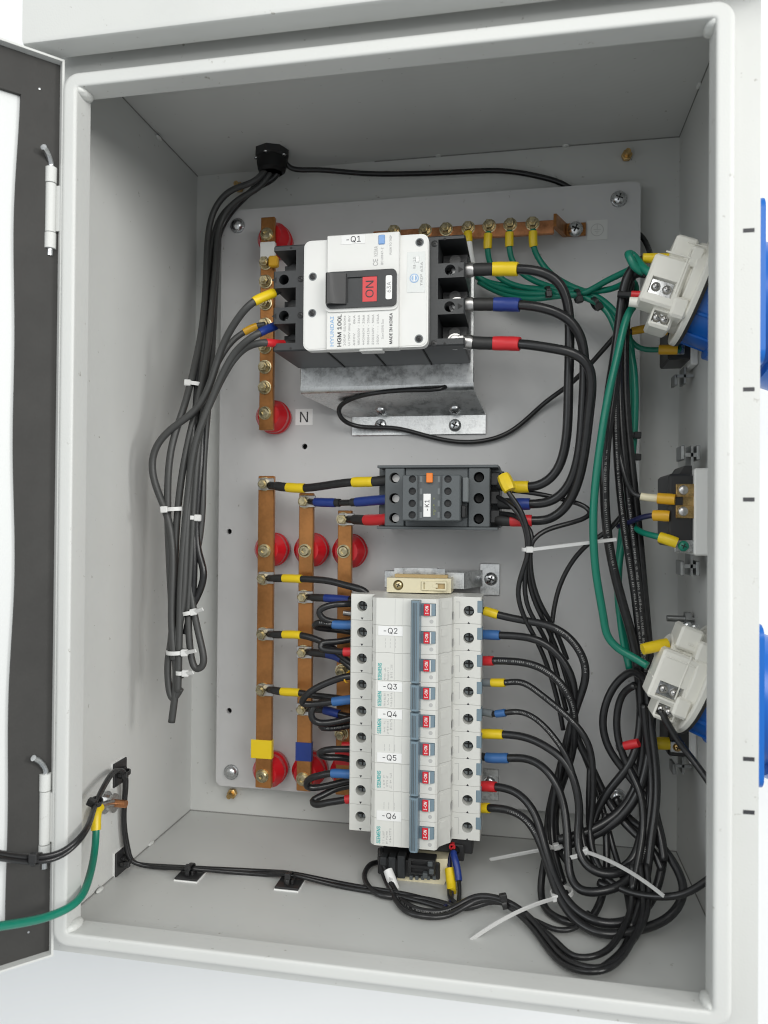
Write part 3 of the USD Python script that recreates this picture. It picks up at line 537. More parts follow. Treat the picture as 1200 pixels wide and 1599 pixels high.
obj('body', prism_y([xz(640, 1340), xz(700, 1340), xz(699, 1370), xz(693, 1383), xz(683, 1382), xz(640, 1379), xz(630, 1380), xz(625, 1386), xz(621, 1374), xz(622, 1345)], 120.5, 150), 'cream', t)
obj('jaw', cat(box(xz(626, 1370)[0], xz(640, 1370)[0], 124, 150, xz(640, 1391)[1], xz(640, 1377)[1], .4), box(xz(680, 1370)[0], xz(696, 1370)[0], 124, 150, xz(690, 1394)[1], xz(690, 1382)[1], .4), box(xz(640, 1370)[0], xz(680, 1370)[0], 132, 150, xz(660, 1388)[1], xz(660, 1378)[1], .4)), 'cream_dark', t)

# ============================================================ sockets in the right-hand wall
TA = math.radians(20); SN = np.array([-math.cos(TA), 0, math.sin(TA)])
def poly_px(pts, y): return [(at(a, b, y)[0], at(a, b, y)[2]) for a, b in pts]
VV = np.array([math.sin(TA), 0, math.cos(TA)]); WW = np.array([0, -1., 0])
def socket(label, cpx, fl_px, flip):
    c = at(*cpx, 106); t = thing('industrial_socket', label, 'socket', c, 'blue industrial sockets in the right-hand wall')
    def L(m):
        v = m.vertices.copy(); m = m.copy(); m.vertices = c+np.outer(v[:, 0], SN)+np.outer(v[:, 1], VV)+np.outer(v[:, 2], WW); trimesh.repair.fix_normals(m); return m
    obj('housing', lathe(c, -SN, [(2, 29.5), (8, 30.5), (30, 32)], 40), 'socket_blue', t)
    obj('housing_rib', cat(*[cyl(c-SN*3+30*(math.cos(a)*VV+math.sin(a)*WW), c-SN*26+31.6*(math.cos(a)*VV+math.sin(a)*WW), 1.3, 8) for a in np.radians((100, 130, 160, 200, 60))]), 'socket_blue', t)
    obj('housing_seal', lathe(c, SN, [(-2, 33.6), (-.3, 34.2), (0, 33.6)], 40), 'rubber', t)
    obj('disc', lathe(c, SN, [(0, 34), (2.6, 34), (3.4, 33.2), (3.5, 31), (2.8, 30.4), (2.8, 24)], 56), 'socket_white', t, smooth=30)
    obj('core', lathe(c, SN, [(2.6, 27.5), (7.6, 27), (8.4, 26.2), (8.5, 22), (15, 21.5), (15.6, 20.8), (22, 20.4), (22.8, 19.4)], 40), 'socket_white', t, smooth=25)
    blocks = [(6, 27, -14, 15, 4, 24.5), (4, 17, 15, 31, -4, 19), (7, 20, -28, -14, 0, 20), (3, 11, 12, 24, 6, 25), (3, 12, -22, -10, 6, 26)]
    if flip: blocks[0] = (5, 28, -17, 13, 4, 24.5)
    blocks[1] = (9, 22, 15, 29, -4, 19)
    rec = [(10, 24, -8.5, 1.5, 21, 30), None, (9, 19, -25.5, -18.5, 16.5, 30), None, None]
    if flip: rec[0] = (10, 24, -14.5, -5.5, 20.5, 30)
    else:
        sh = lambda b, dn=4, dv=-8: (b[0]+dn, b[1]+dn, b[2]+dv, b[3]+dv)+tuple(b[4:])
        blocks = [sh(blocks[0]), sh(blocks[1], 1, -6), sh(blocks[2], 1, -5), sh(blocks[3], 2, -7), sh(blocks[4], 0, -4)]; rec[0] = sh(rec[0]); rec[2] = sh(rec[2], 1, -5)
    for k, b in enumerate(blocks):
        m = box(*b[:2], *b[2:4], *b[4:], 1.4)
        if rec[k]: m = diff(m, [box(*rec[k])])
        o = obj('terminal_block', L(m), 'socket_white', t)
        if rec[k]:
            a0, a1, b0, b1, w0, _ = rec[k]
            obj('terminal', L(box(a0+.4, a1-.4, b0+.6, b1-.6, w0-.2, w0+.9, .3)), 'zinc', o)
            for f in (.27, .73): q = c+SN*(a0+(a1-a0)*f)+VV*(b0+b1)/2+WW*(w0+.9); pan_screw(*q, 2.7, 'tin', o, name='terminal_screw', h=.8)
    obj('mould_ridge', L(cat(box(9, 26, 8.4, 9.3, 24, 25.1, .2), box(26.6, 28.4, -6, -4.8, 6, 22, .2), box(12.5, 13.3, -13, 14, 24.2, 24.9, .2), box(5, 16, 19, 19.8, 18.6, 19.6, .2))), 'socket_white', t)
    for n_, w_ in ((12, 2), (18, 10)): q = c+SN*n_+VV*(blocks[1][3])+WW*w_; pan_screw(*q, 2.5, 'zinc', t, d=VV, name='terminal_screw', cross=False, h=.9)
    # outside: flange and cap
    z1, z0 = at(1186, fl_px[0], 62)[2], at(1186, fl_px[1], 62)[2]
    obj('flange', prism_x(list(rrect(50, 140, z0, z1, 7).exterior.coords), 384.5, 393.2), 'socket_blue', t)
    obj('flange_base', box(380.6, 384.5, 60, 130, z0+8, z1-8, 1), 'socket_blue', t)
    zc = (z0+z1)/2; obj('socket_body', lathe((386, 98, zc+2), -SN, [(0, 36), (30, 36), (31, 42), (44, 42)], 40), 'socket_blue', t)
    for zz in (z0+14, z1-20): pan_screw(393.2, 58, zz, 3.4, 'zinc', t, d=(1, 0, 0), name='flange_screw', cross=False)
socket('upper blue industrial socket with its cream insert facing into the cabinet', (1087, 455), (316, 572), False)
socket('lower blue industrial socket with its cream insert facing into the cabinet', (1087, 1060), (973, 1224), True)
def receptacle(label, py, full=True, x0=1043, yb=(100, 138)):
    c = atx(1088, py, 377); t = thing('wall_receptacle', label, 'receptacle', (379, 118, c[2]), 'small receptacles in the right-hand wall')
    zc = c[2]; s = .43
    xb = at(x0, py, 104)[0]; xf = at(1081, py, 104)[0]
    obj('body', box(xb, xf, 100, 140, zc-22, zc+22, 1.5), 'black_plastic', t)
    obj('body_top', prism_y([(xb+6, zc+21), (xf, zc+21), (xf, zc+27), (xf-4, zc+27)], 104, 136), 'black_plastic', t)
    obj('face', box(xf, 378.9, 97, 143, zc-27, zc+25, 1), 'white_plastic', t)
    for sg in (-1, 1):
        obj('mounting_strap', cat(box(xf+1, xf+2.4, 112, 128, zc+sg*25, zc+sg*40), box(xf-4, xf+5, 112, 113.4, zc+sg*33, zc+sg*35.4), box(xf-5, xf-3, 110, 126, zc+sg*31, zc+sg*40, .4), box(xf+4, xf+6, 110, 126, zc+sg*31, zc+sg*40, .4)), 'dull_zinc', t)
    for dz in (12.5, -.2):
        a = at(1056, py, 99)[0]; o = obj('brass_terminal', box(a, xf+.3, 98.5, 100.2, zc+dz-4.6, zc+dz+3.2, .4), 'brass', t); pan_screw(a+4, 98.5, zc+dz-.5, 3.0, 'tin', o, name='terminal_screw', cross=False)
    obj('terminal_link', box(xf-6, xf+.2, 98.9, 100.1, zc, zc+10), 'brass', t)
    a = at(1067, py, 99)[0]; o = obj('earth_terminal', box(a-4.5, xf+1, 99, 101, zc-25.5, zc-18, .4), 'zinc', t); pan_screw(a+.4, 99, zc-21.5, 3.2, 'earth_green', o, name='terminal_screw', cross=True)
receptacle('black and white receptacle in the right wall midway between the blue sockets', 798)
def hidden_receptacle(label, px0, px1, py0, py1, back):
    a, b = at(px0, py0, 140), at(px1, py1, 140); t = thing('wall_receptacle', label, 'receptacle', (379, 150, b[2]), 'small receptacles in the right-hand wall')
    obj('body', box(a[0], min(b[0], 377), 140, 172, b[2], a[2], 1.2), 'black_plastic', t); obj('face', box(min(b[0], 374), 378.9, 138, 174, b[2]-4, a[2]+5, 1), 'white_plastic', t)
    q = obj('brass_terminal', box(a[0]+1, a[0]+10, 138.4, 140.1, b[2]+3, b[2]+10, .4), 'zinc', t, label='small screw terminal'); pan_screw(a[0]+5.5, 138.4, b[2]+6.5, 2.8, back, q, name='terminal_screw')
    obj('mounting_strap', cat(box(372, 373.4, 150, 164, b[2]-14, b[2]-3), box(367, 378, 150, 151.2, b[2]-10, b[2]-8), box(366, 368, 150, 162, b[2]-15, b[2]-8, .3)), 'dull_zinc', t)
hidden_receptacle('receptacle half hidden behind the upper blue socket, with a green screw', 1044, 1096, 500, 560, 'earth_green')
hidden_receptacle('receptacle half hidden under the lower blue socket', 1044, 1092, 1100, 1184, 'brass')
p = at(1090, 967, 150); t = obj('socket_bolt', cat(cyl((379, 150, p[2]), (362, 150, p[2]), 2.1, 12), lathe((379, 150, p[2]), (-1, 0, 0), [(2, 5), (6, 5)], 6)), 'dull_zinc', label='zinc bolt through the right wall above the lower socket', cat_='bolt')
# cable gland in the top panel
p = atz(425, 236, H); t = thing('cable_gland', 'black cable gland where cables enter through the cabinet ceiling', 'cable gland', p)
obj('gland_nut', lathe((p[0], p[1], H), (0, 0, -1), [(0, 13.5), (5, 13.5), (6, 12)], 8), 'black_plastic', t)
for k in range(5): pan_screw(p[0]+12*math.cos(k*1.25+3.4), p[1]+12*math.sin(k*1.25+3.4), H-5.5, 1.7, 'zinc', t, d=(0, 0, -1), cross=False); obj('gland_body', lathe((p[0], p[1], H), (0, 0, -1), [(5, 11.5), (10, 11.5), (15, 10.5), (17, 8)], 24), 'black_plastic', t)
GL = p

# ============================================================ cables
BAND = [0]
def cpts(pts, r):
    out = []
    for p in pts:
        if len(p) == 4: q = np.array(p[:3], float)          # world point
        else:
            y = p[2]; q = at(*p)
            while q[2] < r+.4 and y > -20: y -= 1.5; q = at(p[0], p[1], y)
            while q[0] > W-r-.3 and y > -20 and q[0] < W+30: y += 3; q = at(p[0], p[1], y)
        if 28 < q[0] < 350 and q[2] > 26 and PY+2.5 > q[1] > PY-r-.3: q[1] = PY-r-.3
        out.append(q)
    return np.array(out)
PD = np.array([-.12, -.96, .22]); PD /= np.linalg.norm(PD)
def fwdl(pts):
    o = []
    for p in pts:
        if len(p) == 3 and p[1] > 330 and p[0] < 420:
            k = min(max((p[1]-330)/380, 0), 1); k = k*k*(3-2*k); p = (p[0], p[1], p[2]-(p[2]-96-.35*(p[2]-155))*k)
        o.append(p)
    return o
def cable(label, pts, r, mat, sl=(), name='power_cable', cat_='cable', group=None, mark=None, ring=None, parent=None):
    if group and ('hanging from' in group or 'left of the large' in group): pts = fwdl(pts); r *= .84
    P = cpts(pts, r); cs, T, t = spline(P); n = 10 if r > 2 else 8
    def at_i(k): return np.interp(k, np.arange(len(T)), T)
    simple = not sl and not mark and not ring
    C = cs(t)
    jit = 1+.005*np.sin(np.arange(len(t))*.37+r*9)
    if simple and parent is None: return obj(name, sweep(C, r*jit, n), mat, None, label, True, None, cat_, group)
    th = thing(name, label, cat_, C[0], group) if parent is None else parent
    obj('insulation', sweep(C, r*jit, n), mat, th, smooth=True)
    for s in sl:
        a, b, m = s[0], s[1], s[2]; dr = s[3] if len(s) > 3 else .45
        k = np.linspace(at_i(a), at_i(b), max(5, int(2+np.linalg.norm(cs(at_i(b))-cs(at_i(a)))/2)))
        rr = np.full(len(k), r+dr)*(1+.012*np.sin(np.arange(len(k))*1.7+r)); rr[0] *= .97; rr[-1] *= .97
        obj('lug' if m == 'tin' else 'sleeve', sweep(cs(k), rr, 14), m, th, smooth=50)
    if ring is not None: obj('ring_lug', ring, 'tin', th)
    if mark:
        L = np.linspace(at_i(mark[0]), at_i(mark[1]), 4000); pts_ = cs(L); s = np.r_[0, np.cumsum(np.linalg.norm(np.diff(pts_, axis=0), axis=1))]
        hs = min(1.5, r*.62); pos = 0; V, F = [], []
        while pos < s[-1]-1:
            w = hs*.62
            if random.random() > .13:
                i = np.searchsorted(s, pos); p = pts_[min(i, 3999)]; tg = pts_[min(i+8, 3999)]-pts_[max(i-8, 0)]; tg /= np.linalg.norm(tg)
                d = PD-tg*(PD@tg); d /= np.linalg.norm(d); u = np.cross(d, tg)
                for _ in range(3):
                    a0 = random.random()*w*.7; b0 = random.random()*hs*.6
                    aw, bw = ((w*.25, hs*.9) if random.random() < .5 else (w*.8, hs*.24))
                    a0 = min(a0, w-aw); b0 = min(b0, hs-bw)-hs/2; q = p+d*(r*1.02+.05)+tg*a0+u*b0; k = len(V)
                    V += [q, q+tg*aw, q+tg*aw+u*bw, q+u*bw]; F += [(k, k+1, k+2), (k, k+2, k+3)]
            pos += hs*.85
        if V: obj('printed_marking', TM(np.array(V), F, process=False), 'print_white', th, smooth=False, kind='stuff')
    return th
def lugbox(x, y, z, dx, dz, up=1.6):
    return cat(box(x-abs(dx), x+abs(dx), y-up/2, y+up/2, z-dz, z+dz, .4))
Y, O, B_, LBm, R_, K_, G_ = 'sleeve_yellow', 'sleeve_orange', 'sleeve_blue', 'sleeve_light_blue', 'sleeve_red', 'sleeve_black', 'sleeve_grey'
# --- outputs of the large breaker down to the contactor
g = 'thick black cables from the large breaker to the contactor'
for lab, py, col, pts, ey in (
    ('thick black cable with yellow sleeves from the large breaker to the contactor', 421, Y, [(727, 422, 104), (743, 421, 104), (769, 420, 106), (809, 420, 104), (846, 425, 102), (873, 442, 104), (887, 476, 107), (890, 530, 110), (888, 620, 113), (884, 690, 116), (868, 737, 120), (845, 756, 123), (826, 760, 125), (803, 760, 127), (780, 757, 131)], 12),
    ('thick black cable with blue sleeves from the large breaker to the contactor', 475, B_, [(727, 476, 104), (743, 475, 104), (771, 475, 106), (812, 476, 103), (855, 483, 100), (889, 500, 101), (908, 530, 104), (913, 575, 107), (910, 650, 111), (903, 715, 115), (885, 762, 120), (858, 783, 124), (828, 787, 126), (805, 787, 128), (780, 786, 131)], 12),
    ('thick black cable with red sleeves from the large breaker to the contactor', 537, R_, [(724, 533, 104), (742, 535, 104), (770, 536, 106), (812, 537, 102), (858, 543, 97), (900, 554, 94), (921, 577, 97), (921, 640, 104), (914, 700, 110), (902, 755, 116), (880, 795, 122), (855, 811, 125), (831, 813, 126), (798, 813, 128), (776, 812, 131)], 12)):
    th = cable(lab, pts, 3.05, 'cable_black', [(-.0, .8, 'tin', 1.5), (.8, 2, K_, 1.05), (2, 3, col, 1.45), (ey, ey+1, col, 1.0), (ey+1, ey+2, K_, .8)], group=g)
    p = at(pts[0][0], pts[0][1], 104); obj('ring_lug', cat(lathe((p[0]-5.5, 107, p[2]+.5), (0, -1, 0), [(0, 5.2), (1.8, 5.2)], 24), lathe((p[0]-5.5, 105, p[2]+.5), (0, -1, 0), [(0, 3.6), (2.4, 3.6), (2.8, 2.8)], 20), box(p[0]-4, p[0]+2, 103, 105.5, p[2]-4, p[2]+4, .6)), 'tin', th)
# --- grey cables on the left of the large breaker
g = 'grey flexible cables looping left of the large breaker'
cable('grey cable with a bright yellow sleeve, left of the large breaker', [(455, 446, 110), (442, 450, 106), (428, 457, 102), (397, 471, 100), (372, 497, 104), (348, 540, 118), (328, 600, 136), (305, 640, 148), (270, 668, 153), (245, 697, 154), (238, 730, 154), (247, 768, 154), (263, 812, 153), (270, 880, 152), (268, 960, 150), (272, 1030, 148)], 2.9, 'cable_grey', [(0, 1, 'tin', -.5), (2, 3, Y, .75)], group=g)
cable('grey cable with a dark blue sleeve, left of the large breaker', [(460, 498, 112), (444, 504, 108), (430, 509, 105), (405, 520, 104), (372, 545, 110), (345, 590, 124), (324, 640, 140), (306, 690, 150), (296, 750, 154), (288, 830, 154), (282, 920, 152), (280, 1000, 150), (278, 1080, 148)], 2.8, 'cable_grey', [(0, 1.1, 'tin', -.5), (2, 3, B_, .5)], group=g)
cable('grey cable with a red sleeve, left of the large breaker', [(462, 536, 112), (447, 536, 108), (441, 537, 106), (416, 535, 106), (385, 543, 112), (358, 572, 122), (333, 620, 138), (312, 672, 150), (300, 730, 156), (294, 800, 157), (290, 880, 155), (285, 950, 153), (270, 1020, 150)], 2.8, 'cable_grey', [(0, 1.1, 'tin', -.5), (1.6, 3, R_, .4)], group=g)
cable('dark grey cable with a small yellow sleeve on the short copper busbar', [(415, 507, 158), (402, 509, 157), (381, 519, 157), (362, 534, 157), (335, 578, 160), (318, 640, 162), (309, 710, 163), (303, 790, 163), (298, 880, 162), (293, 960, 160)], 2.5, 'cable_grey', [(0, 1, 'tin', -.4), (1, 2, O, .5)], group=g)
g = 'dark cables hanging from the ceiling gland down the left side'
for lab, pts, r, m in (
    ('leftmost dark cable from the ceiling gland, hanging down the left side', [(tuple(GL)+(0,)), (416, 262, 172), (396, 283, 170), (362, 297, 172), (335, 328, 174), (324, 380, 176), (321, 450, 175), (314, 520, 172), (302, 580, 168), (286, 640, 164), (268, 700, 160), (262, 790, 158), (266, 900, 156), (272, 1000, 154), (275, 1060, 152), (268, 1128, 150)], 2.9, 'cable_grey'),
    ('second dark cable from the ceiling gland, behind the leftmost one', [(tuple(GL+[3, 2, 0])+(0,)), (422, 268, 175), (404, 292, 175), (372, 312, 176), (346, 345, 178), (338, 400, 178), (332, 470, 176), (322, 560, 172), (306, 640, 168), (288, 720, 164), (276, 820, 162), (272, 920, 158), (266, 1010, 155), (262, 1045, 154), (270, 1090, 152), (282, 1075, 152)], 2.9, 'cable_grey'),
    ('black cable from the ceiling gland passing behind the corner of the plate', [(tuple(GL+[6, -2, 0])+(0,)), (432, 272, 178), (406, 290, 178), (378, 312, 180), (348, 352, 182), (335, 410, 182), (328, 480, 180), (323, 560, 178), (318, 640, 176), (314, 720, 172), (308, 800, 170), (310, 860, 170), (318, 895, 170), (309, 930, 170), (292, 960, 168)], 2.9, 'cable_black'),
    ('dark cable whose loop hangs lowest beside the plate edge', [(tuple(GL+[-3, 3, 0])+(0,)), (412, 270, 178), (390, 300, 178), (352, 330, 180), (331, 380, 182), (322, 480, 180), (313, 600, 174), (300, 700, 168), (294, 800, 165), (296, 900, 164), (304, 960, 163), (315, 1010, 162), (316, 1040, 162), (307, 1044, 162), (298, 1020, 161), (294, 960, 162)], 2.8, 'cable_grey'),
    ('black cable in the middle of the hanging bundle on the left', [(352, 330, 186), (330, 400, 184), (318, 500, 180), (309, 590, 174), (303, 680, 170), (299, 760, 168), (303, 850, 166), (301, 930, 165), (290, 990, 162)], 2.7, 'cable_black'),
    ('dark cable at the back of the hanging bundle, ending in a short tail', [(343, 350, 190), (337, 450, 188), (331, 560, 184), (324, 650, 180), (318, 730, 178), (316, 800, 176), (306, 870, 174), (286, 940, 168), (276, 1010, 160), (282, 1060, 156)], 2.7, 'cable_grey')):
    cable(lab, pts, r, m, group=g)
cable('thin black cable running right from the ceiling gland and behind the plate', [(tuple(GL+[6, 0, 2])+(0,)), (452, 260, 182), (490, 267, 188), (560, 270, 192), (640, 271, 194), (720, 268, 195), (790, 267, 195), (845, 276, 196), (885, 290, 197), (940, 330, 198), (1000, 367, 196), (1012, 385, 190), (1018, 402, 175)], 2.0, 'cable_black', name='control_wire', cat_='wire')
def webp(px, py):
    for y in np.arange(150, 188, .5):
        q = at(px, py, y)
        if q[2] > 333.3-(y-155.7)/32.3*13.5-2.4: break
    return tuple(at(px, py, y-1))+(0,)
cable('black wire looping under the galvanised bracket of the large breaker', [(705, 594, 164), webp(690, 606), webp(640, 609), webp(590, 613), webp(552, 622), (530, 638, 166), (534, 653, 170), (562, 666, 178), (610, 668, 181), (650, 676, 183), (700, 688, 184), (750, 689, 184), (800, 672, 184), (850, 630, 182), (890, 600, 172), (930, 560, 155), (965, 520, 140)], 1.75, 'cable_black', name='control_wire', cat_='wire')  # upper run along the web is modelled in place of the wire's reflection
# --- busbar to contactor
g = 'short cables from the copper busbars to the contactor'
def ringat(px, py, y=BY-1.4): p = at(px, py, y); return lathe((p[0], BY-.2, p[2]), (0, -1, 0), [(0, 5.2), (1.2, 5.2)], 20)
def tab(px, py): p = at(px, py, BY); return cat(box(p[0]-5, p[0]+7.0, BY-2.0, BY-.9, p[2]-4.4, p[2]+4.4, .3))
cable('short black cable with two yellow sleeves from left busbar to contactor', [(422, 758, 160), (432, 759, 156), (449, 761, 152), (476, 762, 148), (510, 758, 143), (552, 753, 136), (583, 752, 131), (608, 749, 128)], 3.0, 'cable_black', [(0, 1, 'tin', -.5), (1, 2, K_, .4), (2, 3, Y, .6), (5, 6, Y, .6), (6, 7, K_, .5)], group=g, ring=tab(415, 756))
cable('short cable with two dark blue sleeves from second busbar to contactor', [(484, 783, 160), (493, 784, 155), (524, 785, 150), (540, 785, 146), (557, 784, 142), (601, 780, 132), (612, 779, 130)], 2.3, 'cable_black', [(0, 1, 'tin', -.3), (1, 2, B_, 1.1), (2, 2.4, K_, .7), (3.6, 4, K_, .7), (4, 5.4, B_, 1.2)], group=g, ring=tab(480, 783))
cable('short cable with a red sleeve from third busbar to contactor', [(544, 811, 160), (553, 811, 155), (572, 812, 146), (602, 811, 133), (614, 810, 130)], 2.9, 'cable_black', [(0, 1, 'tin', -.5), (1, 2, K_, .7), (2, 3.5, R_, 1.1)], group=g, ring=tab(540, 811))
# --- busbars to the miniature breakers
g = 'black feeder cables from the busbars to the miniature breakers'
ye = [(1, 2, K_, .4), (2, 3, Y, .6)]
cable('feeder cable with yellow sleeve, highest on the left busbar below its middle insulator', [(420, 903, 160), (428, 903, 156), (443, 903, 152), (471, 904, 148), (512, 907, 144), (545, 915, 140), (572, 926, 138), (575, 945, 142)], 2.5, 'cable_black', [(0, 1, 'tin', -.5)]+ye, group=g, ring=tab(415, 902))
cable('feeder cable with yellow sleeve, middle one of the left busbar', [(420, 990, 160), (428, 991, 156), (443, 991, 152), (470, 992, 149), (498, 1000, 147), (520, 1012, 147), (540, 1030, 147), (556, 1040, 146)], 2.4, 'cable_black', [(0, 1, 'tin', -.5)]+ye, group=g, ring=tab(415, 990))
cable('feeder cable with yellow sleeve, lowest on the left busbar', [(420, 1077, 160), (427, 1078, 156), (440, 1080, 152), (468, 1082, 149), (490, 1086, 148), (530, 1091, 146), (560, 1098, 145)], 2.4, 'cable_black', [(0, 1, 'tin', -.5)]+ye, group=g, ring=tab(415, 1077))
cable('feeder cable with dark blue sleeve, highest on the second busbar below its insulator', [(481, 932, 160), (488, 933, 156), (508, 934, 151), (546, 937, 146), (565, 940, 143)], 2.4, 'cable_black', [(0, 1, 'tin', -.5), (1, 2, K_, .4), (2, 3, B_, .6)], group=g, ring=tab(476, 932))
cable('feeder cable with dark blue sleeve, middle one of the second busbar', [(479, 1018, 160), (486, 1019, 156), (511, 1022, 152), (530, 1028, 149), (545, 1040, 147), (560, 1056, 146)], 2.4, 'cable_black', [(0, 1, 'tin', -.5), (1, 2, K_, .4), (2, 3.2, B_, .5)], group=g, ring=tab(474, 1018))
cable('feeder cable with dark blue sleeve, lowest on the second busbar', [(479, 1107, 160), (488, 1107, 156), (507, 1109, 152), (530, 1115, 149), (560, 1122, 146)], 2.3, 'cable_black', [(0, 1, 'tin', -.5), (1, 2, K_, .4), (2, 3, B_, .9)], group=g, ring=tab(474, 1107))
g = 'black cable loops entering the left side of the miniature breakers'
cable('upper loop entering the left side of the top breaker, with a lug behind it', [(565, 943, 143), (540, 943, 136), (514, 946, 132), (499, 955, 131), (504, 965, 132), (522, 971, 136), (548, 972, 140), (565, 965, 146)], 2.3, 'cable_black', group=g)
p = at(537, 957, 157); t = obj('cable_lug', cat(cyl(p, p+[12, 0, -1], 2.2, 14)), 'tin', label='bare crimped lug inside the upper cable loop beside the top breaker', cat_='cable lug')
cable('printed loop with a light blue sleeve entering the top breaker', [(565, 990, 145), (530, 984, 150), (503, 981, 143), (492, 977, 138), (497, 973, 136), (520, 975, 135), (550, 976, 134)], 2.3, 'cable_black', [(5, 6, LBm, .8)], group=g, mark=(4.2, 5.0))
cable('loop with a red sleeve end at the top breaker, third pole', [(565, 994, 146), (540, 1000, 143), (515, 1003, 140), (502, 1006, 138), (502, 1012, 137), (515, 1016, 136), (537, 1018, 135), (552, 1018, 135)], 2.3, 'cable_black', [(6.0, 7, R_, .8)], group=g)
cable('wide loop entering the breaker labelled Q3 from the left', [(552, 1056, 135), (540, 1057, 134), (515, 1065, 133), (490, 1077, 133), (475, 1090, 134), (473, 1098, 136), (485, 1100, 137), (520, 1096, 137), (552, 1092, 135)], 2.4, 'cable_black', [(7.0, 8, LBm, .8)], group=g)
cable('loop hanging behind the light blue sleeve near the Q4 breaker', [(530, 1094, 142), (500, 1098, 140), (488, 1108, 138), (488, 1122, 138), (500, 1129, 140), (530, 1126, 143), (560, 1118, 147)], 2.4, 'cable_black', group=g)
cable('printed short cable stub left of the Q4 breaker', [(560, 1130, 152), (530, 1136, 150), (510, 1137, 148), (502, 1135, 150), (508, 1132, 152)], 2.3, 'cable_black', group=g, mark=(.6, 2))
cable('folded loop left of the upper Q5 pole', [(560, 1170, 140), (530, 1170, 137), (507, 1172, 137), (499, 1177, 139), (508, 1182, 142), (530, 1183, 146), (555, 1188, 150)], 2.3, 'cable_black', group=g)
cable('loop with a light blue sleeve left of the lower Q5 pole', [(556, 1209, 134), (546, 1209, 134), (518, 1208, 135), (496, 1212, 136), (481, 1219, 138), (480, 1228, 140), (495, 1230, 143), (525, 1224, 147), (560, 1215, 150)], 2.4, 'cable_black', [(.2, 2, LBm, .7)], group=g)
cable('lowest loop with a red end left of the Q6 breaker', [(556, 1248, 135), (546, 1248, 135), (535, 1250, 135), (510, 1254, 136), (492, 1256, 138), (489, 1251, 141), (500, 1244, 144), (525, 1232, 150), (555, 1226, 152)], 2.4, 'cable_black', [(.2, 1.6, R_, .6)], group=g)
cable('thin yellow wire curl beside the Q3 breaker hole', [(543, 1066, 134), (539, 1064, 132), (538, 1058, 133), (542, 1052, 136), (546, 1048, 139)], .6, 'sleeve_orange', name='control_wire', cat_='wire')
for px, py, lab in ((535, 1165, 'upper red sleeve behind the loops left of the Q5 breaker'), (540, 1131, 'small red sleeve end left of the breaker between Q4 and Q5')):
    a = at(px, py, 158); obj('cable_sleeve', cyl(a, a+[9, 0, 1], 2.9, 14), R_, label=lab, cat_='cable sleeve')
# --- outgoing cables on the right of the miniature breakers
g = 'black outgoing cables on the right of the miniature breakers'
S = [(738, 0, 138)]
def outc(label, pts, r, sl, mark=None): return cable(label, pts, r*.94, 'cable_black', sl, group=g, mark=mark)
outc('topmost outgoing cable with a yellow sleeve, right of the Q2 breaker', [(740, 952, 139), (757, 954, 137), (778, 960, 135), (820, 969, 131), (862, 979, 126), (893, 1000, 122), (912, 1032, 120), (914, 1062, 121), (904, 1095, 124), (893, 1130, 126), (880, 1180, 128), (868, 1235, 128), (862, 1285, 126), (866, 1330, 118), (880, 1380, 105)], 2.75, [(1, 2, Y, .55)], (4.2, 6.6))
outc('second outgoing cable with a light blue sleeve, right of the Q2 breaker', [(740, 991, 139), (755, 991, 137), (781, 992, 134), (820, 995, 130), (852, 1006, 127), (878, 1030, 125), (894, 1062, 124), (897, 1100, 126), (890, 1150, 128), (874, 1205, 130), (860, 1260, 130), (856, 1300, 128), (862, 1350, 116), (885, 1400, 98)], 2.75, [(1, 2, LBm, .8)])
outc('third outgoing cable with a red sleeve and white print, right of the Q2 breaker', [(740, 1032, 139), (754, 1032, 137), (771, 1032, 134), (812, 1034, 129), (848, 1045, 125), (878, 1070, 121), (894, 1100, 121), (898, 1135, 124), (893, 1180, 128), (878, 1225, 132), (868, 1270, 132), (872, 1320, 122), (890, 1350, 112)], 2.7, [(1, 2, R_, .75)], (2.1, 6.6))
outc('fourth outgoing cable with grey and yellow sleeves, right of the Q3 breaker', [(740, 1066, 139), (755, 1066, 137), (768, 1066, 135), (789, 1066, 132), (815, 1066, 128), (842, 1082, 124), (872, 1106, 119), (903, 1136, 114), (920, 1165, 112), (926, 1200, 112), (925, 1260, 113), (922, 1320, 108), (932, 1355, 100)], 2.2, [(1, 2, G_, .6), (2, 3, Y, .8)], (3.1, 6.8))
outc('fifth outgoing cable with grey and light blue sleeves, right of the Q4 breaker', [(740, 1113, 139), (754, 1112, 137), (770, 1115, 134), (775, 1115, 133), (790, 1113, 131), (817, 1113, 127), (846, 1130, 122), (872, 1160, 117), (889, 1190, 114), (900, 1235, 112), (907, 1290, 110), (915, 1330, 104)], 2.1, [(1, 2, G_, .6), (3, 4, LBm, .6)], (4.4, 7.2))
outc('sixth outgoing cable with a wide yellow sleeve, right of the upper Q5 pole', [(738, 1146, 139), (753, 1146, 137), (786, 1147, 133), (825, 1153, 127), (862, 1172, 120), (886, 1195, 115), (900, 1230, 111), (905, 1270, 108), (903, 1310, 104), (912, 1345, 98), (940, 1364, 93), (980, 1357, 96), (1003, 1325, 104), (1013, 1275, 112), (1014, 1200, 120), (1008, 1140, 125)], 2.75, [(1, 2, Y, .7)])
outc('seventh outgoing cable with a light blue sleeve, right of the lower Q5 pole', [(748, 1180, 140), (760, 1183, 137), (794, 1184, 133), (825, 1186, 128), (850, 1200, 122), (869, 1225, 117), (882, 1265, 112), (887, 1325, 103), (891, 1365, 97), (905, 1388, 91), (940, 1392, 88), (975, 1378, 92), (998, 1345, 100), (1008, 1290, 110), (1005, 1200, 122)], 2.8, [(1, 2, LBm, .75)])
